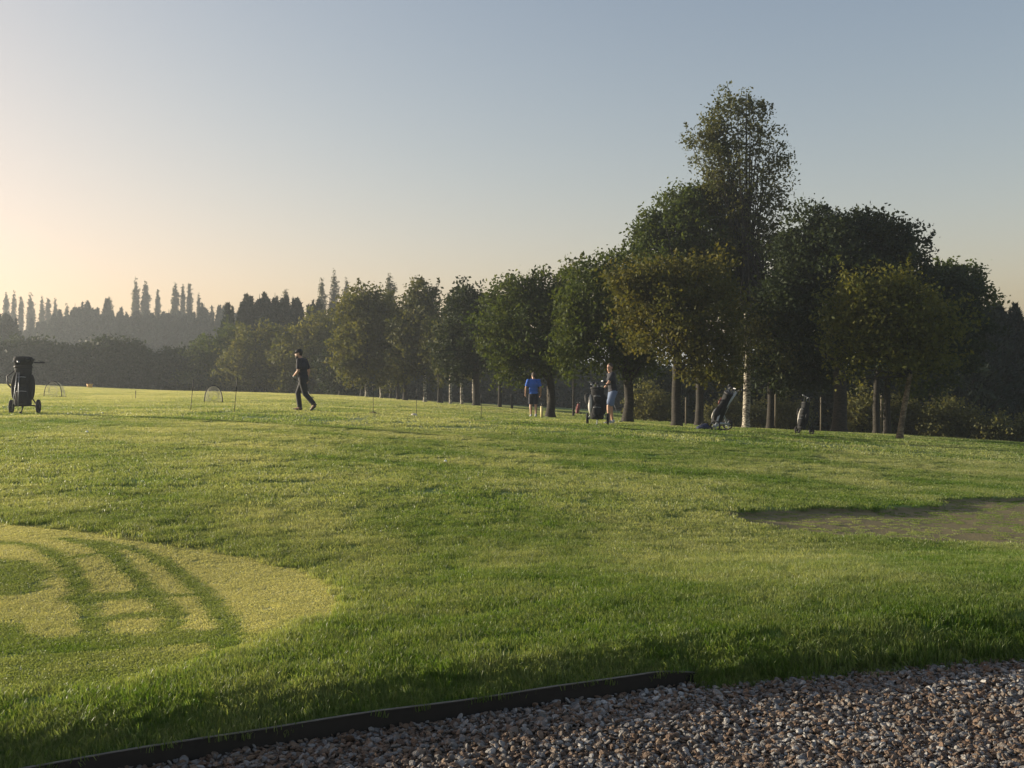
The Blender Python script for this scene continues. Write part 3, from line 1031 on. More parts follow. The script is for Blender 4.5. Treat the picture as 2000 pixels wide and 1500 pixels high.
# -- middle row of birches -------------------------------------------
GB = 'birches in the row at the middle of the field'
tree('broadleaf_tree', 'dark rounded tree on a thick black trunk left of the golfer in blue', 930, 55,
     [(912, 640, 58, 85), (915, 590, 42, 42), (940, 640, 36, 70), (890, 680, 40, 50)], 14, 'dark', M_BARK, GR, fork=2.2, n_per=26, lsize=.13, csize=.4, spikes=40)
tree('broadleaf_tree', 'slim dark tree between the forked maple and the birches', 976, 58, [(975, 660, 40, 60), (990, 620, 40, 45)], 8, 'dark', M_BARK, GR, n_per=24, lsize=.13, csize=.4)
tree('birch_tree', 'white stemmed birch with a round top, middle of the birch row', 830, 68,
     [(812, 640, 48, 90), (820, 580, 36, 40), (845, 660, 30, 65), (790, 670, 34, 60)], 7, 'birch', M_BIRCH, GB, fork=1.9, n_per=24, lsize=.15, csize=.42, spikes=40)
tree('birch_tree', 'drooping yellowish birch at the left end of the birch row', 716, 70,
     [(705, 650, 52, 88), (715, 590, 40, 42), (740, 650, 34, 80), (680, 680, 30, 50)], 6, 'olive', M_BIRCH, GB, fork=1.6, n_per=26, lsize=.15, csize=.42, spikes=50)
tree('birch_tree', 'thin double stemmed birch just right of the drooping yellowish one', 745, 73, [(762, 660, 30, 80), (750, 610, 28, 45)], 6, 'birch', M_BIRCH, GB, fork=1.6, n_per=22, lsize=.15, csize=.42)
tree('broadleaf_tree', 'dark stemmed tree between the two leftmost birches', 777, 70, [(780, 680, 28, 55), (770, 640, 25, 50)], 6, 'olive', M_BARK, GB, fork=1.6, n_per=22, lsize=.15, csize=.42)
tree('broadleaf_tree', 'stout dark stemmed tree left of the round topped white birch', 791, 68, [(795, 700, 30, 42)], 9, 'olive', M_BARK, GB, fork=1.6, n_per=22, lsize=.15, csize=.42)
for u, y, lab in [(880, 62, 'pale stemmed birch, first to the right of the round topped one'), (902, 60, 'pale stemmed birch left of the thick black trunk'),
                  (926, 59, 'pale stemmed birch half hidden by the thick black trunk'), (857, 66, 'thin dark leaning birch right of the round topped white one')]:
    tree('birch_tree', lab, u, y, [(u + 4, 685, 26, 46), (u - 6, 650, 24, 40)], 6, 'birch', M_BIRCH if u != 857 else M_BARK, GB, fork=1.9, n_per=20, lsize=.14, csize=.4)
for u, y, lab in [(763, 76, 'slender dark trunked tree deep in the birch row, left one'), (706, 76, 'slender dark trunked tree behind the drooping birch'), (862, 72, 'slender dark trunked tree deep behind the white birch')]:
    tree('broadleaf_tree', lab, u, y, [(u, 680, 26, 55), (u + 5, 640, 22, 40)], 6, 'dark', M_BARK, GB, fork=1.9, n_per=20, lsize=.16, csize=.45)

# -- bushy trees left of the birches, leaves down to the grass --------
GW = 'bushy trees along the far side of the field'
for i, (u, y, bl, lf, lab) in enumerate([
    (600, 86, [(600, 690, 62, 80), (630, 680, 40, 85), (570, 700, 34, 66)], 'olive', 'bushy tree behind the walking golfer'),
    (500, 88, [(500, 700, 58, 70), (470, 710, 40, 58), (535, 690, 34, 74)], 'olive', 'bushy tree between the leaning rod and the walking golfer'),
    (445, 92, [(430, 690, 55, 50), (400, 720, 50, 45), (455, 670, 40, 40)], 'green', 'round bushy tree where the far hedge meets the field trees'),
    (665, 82, [(660, 710, 36, 62), (690, 730, 28, 42)], 'dark', 'shaded bushy tree left of the birch row')]):
    tree('bushy_tree', lab, u, y, bl, 9, lf, M_BARK, GW, n_per=24, lsize=.19, csize=.55, fork=.8, depth=.8, spikes=20)

# -- dark evergreens behind (450-700) ---------------------------------
GC = 'dark evergreens behind the bushy trees'
labs = ['left end evergreen with feathery side shoots against the sky', 'second dark evergreen from the left of the middle clump', 'jagged dark evergreen at the middle of the clump',
        'dark evergreen behind the walking golfer', 'dark evergreen behind the left poplar of the trio', 'dark evergreen at the right end of the middle clump']
for i, (u, vt, ru) in enumerate([(480, 572, 38), (508, 568, 36), (538, 566, 36), (575, 578, 40), (612, 580, 38), (655, 590, 40)]):
    conifer('conifer_tree', labs[i], u, 105 + i, vt, 0, ru * 1.25, group=GC, n=4600, lsize=.26, tops=7, seed=20 + i)
# -- far hazy evergreens (0-450) --------------------------------------
far = [(-60, 640, 50), (-20, 610, 40), (15, 598, 44), (118, 612, 40), (148, 582, 36), (172, 576, 34), (205, 596, 34), (235, 592, 34), (268, 590, 34), (300, 600, 36), (330, 594, 34),
       (362, 596, 34), (400, 582, 34), (432, 584, 28), (82, 618, 34), (450, 620, 30)]
for i, (u, vt, ru) in enumerate(far):
    d = 120 if u < 40 else 185
    conifer('conifer_tree', (['dark nearer evergreen just past the left edge of the wood', 'dark nearer evergreen cut by the left edge behind the hedge', 'rounded dark evergreen at the left edge, right of the cut one'][i] if u < 40 else 'hazy far evergreen in the wood on the left, %s' % [
        '', '', '', 'low one right of the gap', 'left slope of the pointed top', 'pointed top', 'right of the pointed top', 'left of the twin poplars', 'below the twin poplars',
        'below the small lone poplar', 'left of the poplar trio', 'below the poplar trio', 'jagged top near the right end', 'right end above the gap', 'beneath the group of three thin poplars', 'lowest at the right end'][i]),
        u, d + (i % 4) * 3, vt + 5, 0, ru * 1.45, leaf='fir', group='far evergreens of the wood on the left', n=4200, lsize=.26 if d < 150 else .34, tops=7, seed=40 + i)

# -- Lombardy poplars --------------------------------------------------
pops = [(-12, 575, 6), (12, 568, 6), (27, 569, 5), (41, 573, 5), (60, 572, 8), (82, 580, 6), (94, 578, 6), (108, 582, 5), (130, 592, 5), (265, 547, 8), (284, 549, 9), (308, 564, 6), (342, 552, 8),
        (357, 553, 5), (370, 551, 6), (388, 572, 4), (214, 578, 6), (558, 560, 9), (629, 540, 10), (653, 527, 10), (676, 541, 10), (761, 530, 13)]
plab = {0: 'outermost at the left edge', 1: 'first from the left edge', 2: 'second from the left edge', 3: 'third from the left edge', 4: 'broad one fourth from the left edge', 5: 'left of the next trio',
        6: 'middle of the second trio', 7: 'right of the second trio', 8: 'short one before the pointed evergreen', 9: 'left of the tall twins', 10: 'right of the tall twins', 11: 'small lone one right of the twins',
        12: 'broadest of the trio at the middle of the wood', 13: 'slim middle one of that trio', 14: 'pointed right one of that trio', 15: 'tiny one after the trio', 16: 'small one among the evergreens',
        17: 'pale one over the middle evergreen clump', 18: 'left of the three above the walking golfer', 19: 'tallest of the three above the walking golfer', 20: 'right of the three above the walking golfer', 21: 'tall one between the two left birches'}
for i, (u, vt, ru) in enumerate(pops):
    y = 215 if u < 450 else (150 if u < 700 else 120)
    hh = 72 if u < 450 else 95
    tree('poplar_tree', 'slender upright poplar, ' + plab[i], u, y, [(u, vt + hh * .24, ru * .3, hh * .24), (u + ru * .1, vt + hh * .5, ru * .85, hh * .36), (u - ru * .1, vt + hh * .8, ru * .95, hh * .4), (u, vt + hh * 1.1, ru * .9, hh * .5)], 4, 'poplar', M_BARK,
         'Lombardy poplars above the far wood', n_per=8, lsize=.19 if y > 200 else .14, csize=.24, cover=.8, depth=1, limbs=3, spikes=8)


# -- hedges -------------------------------------------------------------
def hedge(label, pts, y_of, thick, leaf, lsize, dens, seed, group=None, kind='hedge', cat='hedge'):
    """pts [(u, vtop)], foliage from the ground up to the top outline"""
    g = np.random.default_rng(seed)
    us = np.array([p[0] for p in pts], float); vs = np.array([p[1] for p in pts], float)
    u0, u1 = us[0], us[-1]
    ym = y_of((u0 + u1) / 2)
    xm = ((u0 + u1) / 2 - 1000) / FPX * ym
    base = Vector((xm, ym, hz(xm, ym)))
    L_ = (u1 - u0) / FPX * ym
    n = int(L_ * dens)
    u = u0 + g.random(n) * (u1 - u0)
    y = np.array([y_of(q) for q in u]) + (g.random(n) - .5) * thick
    x = (u - 1000) / FPX * y
    zb = base_h(x, y)
    ppm = FPX / y
    zt = ZC + (HV - np.interp(u, us, vs)) / ppm + (fbm(u * .06, u * 0 + 3.3, seed) - .5) * 26 / ppm
    t = g.random(n) ** .75
    z = zb + (zt - zb) * t * (1 - .25 * (np.abs((y - np.array([y_of(q) for q in u])) / thick * 2)) ** 2)
    C = np.stack([x, y, z], 1) - np.array(base)[None]
    m = 9
    C = np.repeat(C, m, 0) + g.normal(size=(n * m, 3)) * lsize * 1.3
    C = C[C[:, 2] > -1.5]
    root = empty(kind, base, label, cat, group)
    tn = np.repeat(g.random(n), m)[:len(C)] * .6 + g.random(len(C)) * .4
    link('foliage', leaves_mesh('foliage', C, lsize, g, tint=tn), M_LEAF[leaf], root)
    for q in np.linspace(u0, u1, 14):
        mb = MB()
        yy = y_of(q); xx = (q - 1000) / FPX * yy; z0 = hz(xx, yy)
        hgt = 700 - np.interp(q, us, vs); zt_ = ZC + hgt / FPX * yy
        mb.tube([Vector((xx, yy, z0 - .1)) - base, Vector((xx, yy, z0 + (zt_ - z0) * .7)) - base], [.09, .04], 5)
        mb.build('stem', M_BARK, root)
    return root


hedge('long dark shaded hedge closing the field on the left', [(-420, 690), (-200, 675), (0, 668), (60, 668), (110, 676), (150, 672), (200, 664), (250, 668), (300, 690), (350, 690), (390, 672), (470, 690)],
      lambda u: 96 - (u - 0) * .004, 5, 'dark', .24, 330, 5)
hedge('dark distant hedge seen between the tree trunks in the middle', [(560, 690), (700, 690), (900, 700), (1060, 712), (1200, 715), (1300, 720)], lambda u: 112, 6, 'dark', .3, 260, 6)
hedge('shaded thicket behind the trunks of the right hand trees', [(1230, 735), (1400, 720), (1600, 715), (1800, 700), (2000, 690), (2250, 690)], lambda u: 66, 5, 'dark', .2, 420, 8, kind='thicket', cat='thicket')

GS = 'olive bushes below the right hand trees'
for i, (u, y, vt, ru, lab) in enumerate([(1272, 50, 742, 45, 'wide hazy green bush behind the forked trunk'), (1415, 52, 772, 40, 'bush behind the leaning golf trolley'),
                                         (1545, 50, 765, 32, 'yellowish bush left of the smallest golf trolley'), (1690, 47, 752, 45, 'bush between the thickest trunk and the black twin trunks'),
                                         (1760, 47, 768, 38, 'bush behind the slim pale leaning trunk'), (1850, 46, 768, 58, 'large rounded olive bush right of the slim pale trunk'),
                                         (1945, 45, 805, 52, 'low broad olive bush near the right edge'), (2030, 45, 800, 50, 'low olive bush cut off by the right edge'), (1480, 53, 775, 36, 'bush right of the birch trunk')]):
    x = (u - 1000) / FPX * y
    vb = HV + (ZC - hz(x, y)) / y * FPX
    cv = (vt + vb) / 2 + 4; rv = (vb - vt) / 2
    tree('bush', lab, u, y, [(u, cv, ru, rv), (u - ru * .45, cv + rv * .25, ru * .6, rv * .75), (u + ru * .5, cv + rv * .3, ru * .55, rv * .7)], 3, 'bush', M_BARK, GS,
         n_per=28, lsize=.1, csize=.36, cat='bush', fork=.3, limbs=5, cover=1.1, spikes=16)

# ------------------------------------------------------------------ object materials
M_BLACK = simple('black_nylon', (.008, .009, .011), .85, 0, .4, 20, .3)
M_BLACKP = simple('black_plastic', (.010, .010, .011), .65, 0, .2, 20)
M_RUBBER = simple('tyre_rubber', (.016, .016, .017), .8, 0, .2, 40, .2)
M_STEEL = simple('brushed_steel', (.30, .31, .33), .5, 1, .1, 60)
M_GREYM = simple('grey_tube', (.38, .40, .42), .45, .1, .15, 30)
M_WHITEP = simple('white_panel', (.42, .40, .36), .5, 0, .08, 20)
M_REDP = simple('red_panel', (.20, .03, .022), .5, 0, .2, 20)
M_NAVY = simple('navy_nylon', (.016, .024, .065), .8, 0, .3, 20, .2)
M_SKIN = simple('skin', (.46, .26, .17), .5, 0, .12, 14)
M_HAIR = simple('dark_hair', (.02, .014, .010), .7, 0, .3, 60, .4)
M_GHAIR = simple('grey_hair', (.20, .175, .15), .7, 0, .3, 60, .4)
M_BLUE = simple('blue_polo', (.012, .11, .52), .75, 0, .15, 12, .2)
M_DSHIRT = simple('black_shirt', (.012, .013, .022), .8, 0, .25, 12, .2)
M_DTROU = simple('black_trousers', (.011, .012, .016), .8, 0, .25, 12, .2)
M_NSHORT = simple('navy_shorts', (.012, .014, .03), .8, 0, .25, 12, .2)
M_LSHORT = simple('pale_blue_shorts', (.13, .175, .28), .8, 0, .12, 12, .2)
M_BHAIR = simple('brown_hair', (.06, .042, .03), .7, 0, .3, 60, .4)
M_GLOVE = simple('white_glove', (.66, .66, .62), .6, 0, .08, 12)
M_SHOE = simple('dark_shoe', (.02, .018, .016), .5, 0, .3, 20)
M_SHOEW = simple('pale_shoe', (.42, .43, .44), .5, 0, .1, 20)
M_YELL = simple('yellow_plastic', (.75, .38, .015), .45, 0, .1, 12)
M_POSTW = simple('cream_paint', (.74, .62, .30), .5, 0, .12, 12)
M_WOOD = simple('weathered_stake', (.16, .135, .10), .85, 0, .3, 12, .3)
M_BALL = simple('ball_white', (.82, .82, .78), .35, 0, .03, 40)
M_NET = simple('net_cord', (.50, .48, .38), .8, 0, .1, 20)
M_EYE = simple('eye', (.02, .02, .02), .2, 0, .1, 10)
M_STONEW = simple('pale_stone', (.55, .50, .42), .8, 0, .2, 12, .4)
M_CLOD = simple('turf_clod', (.09, .05, .025), .95, 0, .4, 12, .6)


# ------------------------------------------------------------------ people
def lerp(a, b, t): return Vector(a) * (1 - t) + Vector(b) * t


def person(label, loc, rz, J, wear, scale=1.0):
    """local frame: +X is where the person faces, +Y the person's left, Z up. J = joints"""
    root = empty('person', loc, label, 'person', rz=rz)
    root.scale = (scale,) * 3
    J = {k: Vector(v) for k, v in J.items()}
    B = MB()
    pel, chest, neck, head = J['pelvis'], J['chest'], J['neck'], J['head']
    spine = (chest - pel).normalized()
    side = (J['shoulder_l'] - J['shoulder_r']).normalized()
    hip_side = (J['hip_l'] - J['hip_r']).normalized()
    fwd = side.cross(spine).normalized()
    def R3(x_, y_, z_): 
        return Matrix((x_, y_, z_)).transposed()
    z_ = spine; y_ = (side - z_ * side.dot(z_)).normalized(); x_ = y_.cross(z_)
    TM = R3(x_, y_, z_)
    # torso
    B.ball(lerp(pel, chest, .0), (.115, .165, .13), rot=TM)
    B.ball(lerp(pel, chest, .45), (.105, .145, .17), rot=TM)
    B.ball(lerp(pel, chest, .95), (.115, .175, .17), rot=TM)
    B.ball(lerp(J['shoulder_l'], J['shoulder_r'], .5), (.085, .18, .07), rot=TM)
    B.tube([lerp(chest, neck, .3), neck, lerp(neck, head, .55)], [.075, .06, .055], 12)
    # head
    hz_ = (J['head_up']).normalized() if 'head_up' in J else Vector((0, 0, 1))
    hf = J['look'].normalized(); hf = (hf - hz_ * hf.dot(hz_)).normalized(); hy = hz_.cross(hf)
    HM = R3(hf, hy, hz_)
    H = lambda a, b, c: head + HM @ Vector((a, b, c))
    B.ball(H(-.012, 0, .03), (.096, .076, .098), 16, 12, HM)
    B.ball(H(.022, 0, -.035), (.07, .06, .085), 16, 12, HM)
    B.tube([H(.085, 0, .03), H(.102, 0, 0), H(.112, 0, -.018), H(.09, 0, -.028)], [.009, .012, .014, .012], 8)
    B.ball(H(.083, 0, -.062), (.016, .026, .009), 8, 6, HM)
    B.ball(H(.075, 0, -.105), (.022, .024, .018), 8, 6, HM)
    for s in (-1, 1):
        B.ball(H(-.008, s * .078, -.005), (.02, .011, .032), 8, 6, HM)
    # limbs
    for sd in ('l', 'r'):
        sh, el, wr = J['shoulder_' + sd], J['elbow_' + sd], J['wrist_' + sd]
        B.tube([lerp(sh, el, -.05), lerp(sh, el, .15), lerp(sh, el, .5), el, lerp(el, wr, .25), lerp(el, wr, .7), wr],
               [.052, .056, .05, .042, .044, .033, .026], 10)
        B.ball(sh, .062)
        hp, kn, an = J['hip_' + sd], J['knee_' + sd], J['ankle_' + sd]
        B.tube([lerp(hp, kn, -.08), lerp(hp, kn, .2), lerp(hp, kn, .6), kn, lerp(kn, an, .25), lerp(kn, an, .6), an],
               [.085, .09, .07, .056, .06, .045, .036], 12)
        # hand
        hd = (J['hand_' + sd] - wr).normalized()
        pn = J.get('palm_' + sd, Vector((0, 1 if sd == 'r' else -1, 0))); pn = (pn - hd * pn.dot(hd)).normalized()
        hw = hd.cross(pn)
        HH = lambda a, b, c: wr + hd * a + hw * b + pn * c
        B.tube([HH(-.01, 0, 0), HH(.03, 0, 0), HH(.085, 0, .002)], [.026, .036, .038], 10, flat=.55)
        for q, (b_, ln) in enumerate([(-.028, .068), (-.010, .078), (.009, .073), (.027, .058)]):
            B.tube([HH(.075, b_, 0), HH(.085 + ln * .4, b_ * 1.05, .010), HH(.085 + ln * .7, b_, .028), HH(.085 + ln * .8, b_, .047)], [.010, .0095, .0085, .007], 6)
        B.tube([HH(.02, -.03, .002), HH(.05, -.052, .016), HH(.078, -.05, .034)], [.013, .011, .008], 6)
        # foot
        toe = J['toe_' + sd]
        B.tube([an, lerp(an, toe, .3) + Vector((0, 0, -.01)), toe], [.04, .036, .03], 8)
    B.build('body', wear['skin'], root, remesh=.0095)
    # eyes, hair / cap
    for s in (-1, 1):
        e = MB(); e.ball(H(.077, s * .03, .02), .0115, 8, 6); e.build('eye', M_EYE, root)
    hr = MB()
    hr.ball(H(-.022, 0, .045), (.098, .083, .095), 16, 12, HM)
    hr.ball(H(-.05, 0, -.005), (.062, .074, .07), 14, 10, HM)
    hr.build('hair', wear['hair'], root, remesh=.01)
    if wear.get('cap'):
        c = MB(); c.ball(H(-.012, 0, .062), (.108, .09, .078), 16, 10, HM)
        c.tube([H(.06, 0, .055), H(.12, 0, .045), H(.165, 0, .032)], [.075, .068, .045], 12, flat=.14)
        c.build('cap', wear['cap'], root, remesh=.009)
    if wear.get('beard'):
        c = MB(); c.ball(H(.045, 0, -.085), (.058, .058, .055), 12, 8, HM); c.build('beard', wear['beard'], root, remesh=.009)
    # shirt
    S = MB()
    S.ball(lerp(pel, chest, .05), (.14, .19, .12), rot=TM)
    S.ball(lerp(pel, chest, .45), (.13, .175, .19), rot=TM)
    S.ball(lerp(pel, chest, .95), (.135, .20, .185), rot=TM)
    S.ball(lerp(J['shoulder_l'], J['shoulder_r'], .5), (.10, .20, .085), rot=TM)
    S.tube([lerp(chest, neck, .4), lerp(chest, neck, 1.0)], [.09, .068], 12)
    for sd in ('l', 'r'):
        sh, el = J['shoulder_' + sd], J['elbow_' + sd]
        S.ball(sh, .078)
        S.tube([lerp(sh, el, -.1), lerp(sh, el, .3), lerp(sh, el, .82)], [.075, .072, .07], 12)
    S.build('shirt', wear['shirt'], root, remesh=.012)
    # trousers / shorts
    T = MB()
    T.ball(lerp(pel, chest, -.08), (.14, .18, .13), rot=TM)
    for sd in ('l', 'r'):
        hp, kn, an = J['hip_' + sd], J['knee_' + sd], J['ankle_' + sd]
        if wear['long']:
            T.tube([lerp(hp, kn, -.12), lerp(hp, kn, .25), lerp(hp, kn, .7), kn, lerp(kn, an, .4), lerp(kn, an, .97)], [.10, .108, .09, .078, .074, .068], 12)
        else:
            T.tube([lerp(hp, kn, -.12), lerp(hp, kn, .25), lerp(hp, kn, .95)], [.10, .112, .102], 12)
    T.build('trousers' if wear['long'] else 'shorts', wear['legs'], root, remesh=.012)
    for sd in ('l', 'r'):
        an, toe = J['ankle_' + sd], J['toe_' + sd]
        f = MB(); d = (toe - an); d.z = 0; d.normalize()
        heel = J['heel_' + sd] if 'heel_' + sd in J else Vector((an.x, an.y, toe.z)) - d * .055
        f.tube([heel, lerp(heel, toe, .35), lerp(heel, toe, .75), toe + (toe - heel).normalized() * .03], [.036, .041, .046, .03], 12, flat=.8)
        f.tube([heel + Vector((0, 0, .01)), an + Vector((0, 0, .01))], [.042, .046], 10)
        f.build('shoe', wear['shoe'], root, remesh=.01)
    if wear.get('glove'):
        sd = wear['glove']
        wr = J['wrist_' + sd]; hd = (J['hand_' + sd] - wr).normalized()
        f = MB(); f.tube([wr - hd * .01, wr + hd * .04, wr + hd * .095, wr + hd * .13], [.032, .043, .045, .035], 10, flat=.7)
        f.build('glove', M_GLOVE, root, remesh=.01)
    return root


def club(label, p0, p1, head_out, group=None, wood=False, grip_top=True):
    """golf club from the grip end p0 to the head p1 (world)"""
    p0 = Vector(p0); p1 = Vector(p1)
    root = empty('golf_club', p0, label, 'golf club', group)
    d = (p1 - p0).normalized(); L_ = (p1 - p0).length
    m = MB(); m.tube([d * .24, d * L_], [.0065, .0045], 6); m.build('shaft', M_STEEL, root)
    m = MB(); m.tube([Vector((0, 0, 0)), d * .26], [.014, .010], 8); m.build('grip', M_BLACKP, root)
    m = MB(); h = Vector(head_out).normalized()
    if wood: m.ball(d * L_ + h * .04, (.055, .048, .035), 10, 8)
    else:
        m.tube([d * (L_ - .03), d * (L_ + .005), d * L_ + h * .04, d * L_ + h * .085], [.008, .013, .022, .026], 8, flat=.45)
    m.build('head', M_BLACKP if wood else M_STEEL, root)
    return root


def stand(u, v, y=None):
    """ground point: by pixel; y fixes the distance if given"""
    if y is None:
        x, y = gpix(u, v)
    else:
        x = (u - 1000) / FPX * y
    return Vector((x, y, hz(x, y)))


# walking man: faces left (world -X) and a little away
wl = stand(592, 802, 28.5)
J_walk = dict(pelvis=(0, 0, .93), chest=(.02, .0, 1.27), neck=(.07, 0, 1.47), head=(.125, 0, 1.60), look=(1, .15, -.15), head_up=(.12, 0, 1),
              shoulder_l=(.06, .18, 1.41), shoulder_r=(.0, -.19, 1.40), hip_l=(.0, .09, .90), hip_r=(0, -.09, .90),
              elbow_l=(.06, .24, 1.12), wrist_l=(.24, .06, .99), hand_l=(.26, -.06, .90),
              elbow_r=(-.08, -.27, 1.13), wrist_r=(-.02, -.27, .88), hand_r=(.0, -.27, .78),
              knee_r=(.18, -.09, .50), ankle_r=(.13, -.09, .10), toe_r=(.30, -.10, .045),
              knee_l=(-.08, .08, .49), ankle_l=(-.34, .08, .20), toe_l=(-.25, .09, .05), heel_l=(-.385, .08, .15))
person('man in black shirt and trousers with a cap striding left across the dewy field', wl, math.pi - .12, J_walk,
       dict(skin=M_SKIN, hair=M_HAIR, cap=M_DTROU, beard=M_HAIR, shirt=M_DSHIRT, legs=M_DTROU, long=True, shoe=M_SHOE, glove='l'), 1.0)
Mw = Matrix.Rotation(math.pi - .12, 3, 'Z')
club('golf club trailing from the hand of the walking man in black', wl + Mw @ Vector((-.0, -.27, .80)), wl + Mw @ Vector((-.16, -.30, .03)), (1, 0, 0))
club('golf club held across the body of the walking man in black', wl + Mw @ Vector((.34, .12, 1.02)), wl + Mw @ Vector((-.22, -.28, .36)), (-1, 0, .2))

# man in blue: faces away
bl_ = stand(1042, 815, 39.3)
J_blue = dict(pelvis=(0, 0, .93), chest=(-.01, 0, 1.27), neck=(.0, 0, 1.48), head=(.03, .0, 1.62), look=(1, .5, -.1),
              shoulder_l=(.0, .20, 1.42), shoulder_r=(.0, -.20, 1.42), hip_l=(0, .09, .90), hip_r=(0, -.09, .90),
              elbow_l=(-.05, .29, 1.15), wrist_l=(.03, .31, .91), hand_l=(.05, .31, .82), elbow_r=(-.05, -.27, 1.15), wrist_r=(.06, -.28, .91), hand_r=(.08, -.27, .82),
              knee_l=(.05, .10, .50), ankle_l=(.0, .10, .09), toe_l=(.16, .12, .04), knee_r=(.0, -.09, .50), ankle_r=(-.08, -.09, .11), toe_r=(.07, -.11, .04))
person('man in a bright blue polo shirt and navy shorts walking away beside the cream marker', bl_, math.pi / 2, J_blue,
       dict(skin=M_SKIN, hair=M_BHAIR, shirt=M_BLUE, legs=M_NSHORT, long=False, shoe=M_SHOEW), .99)
club('golf club hanging from the right hand of the man in blue', bl_ + Vector((.28, .07, .82)), bl_ + Vector((.34, .2, .03)), (1, 0, 0))

# man in black with pale shorts, leaning to the trolley
tm = stand(1197, 826, 29.6)
J_tm = dict(pelvis=(0, 0, .95), chest=(.05, 0, 1.28), neck=(.08, 0, 1.48), head=(.10, 0, 1.625), look=(1, .6, -.35),
            shoulder_l=(.10, .18, 1.42), shoulder_r=(.02, -.20, 1.42), hip_l=(.02, .09, .92), hip_r=(-.01, -.09, .92),
            elbow_l=(.25, .25, 1.20), wrist_l=(.36, .16, 1.03), hand_l=(.42, .12, .98), elbow_r=(-.10, -.26, 1.15), wrist_r=(-.06, -.24, .90), hand_r=(-.05, -.23, .81),
            knee_l=(.18, .10, .52), ankle_l=(.16, .11, .09), toe_l=(.31, .14, .04), knee_r=(.02, -.10, .51), ankle_r=(-.04, -.11, .09), toe_r=(-.16, -.20, .04))
J_tm['toe_r'] = Vector((.08, -.20, .04))
person('man in black top and pale blue shorts with a golf trolley by the forked tree', tm, math.pi + .35, J_tm,
       dict(skin=M_SKIN, hair=M_BHAIR, shirt=M_DSHIRT, legs=M_LSHORT, long=False, shoe=M_SHOEW), 1.0)
Mt = Matrix.Rotation(math.pi + .35, 3, 'Z')
club('golf club held down by the man in pale shorts', tm + Mt @ Vector((-.05, -.23, .86)), tm + Mt @ Vector((-.42, -.42, .04)), (1, 0, 0))


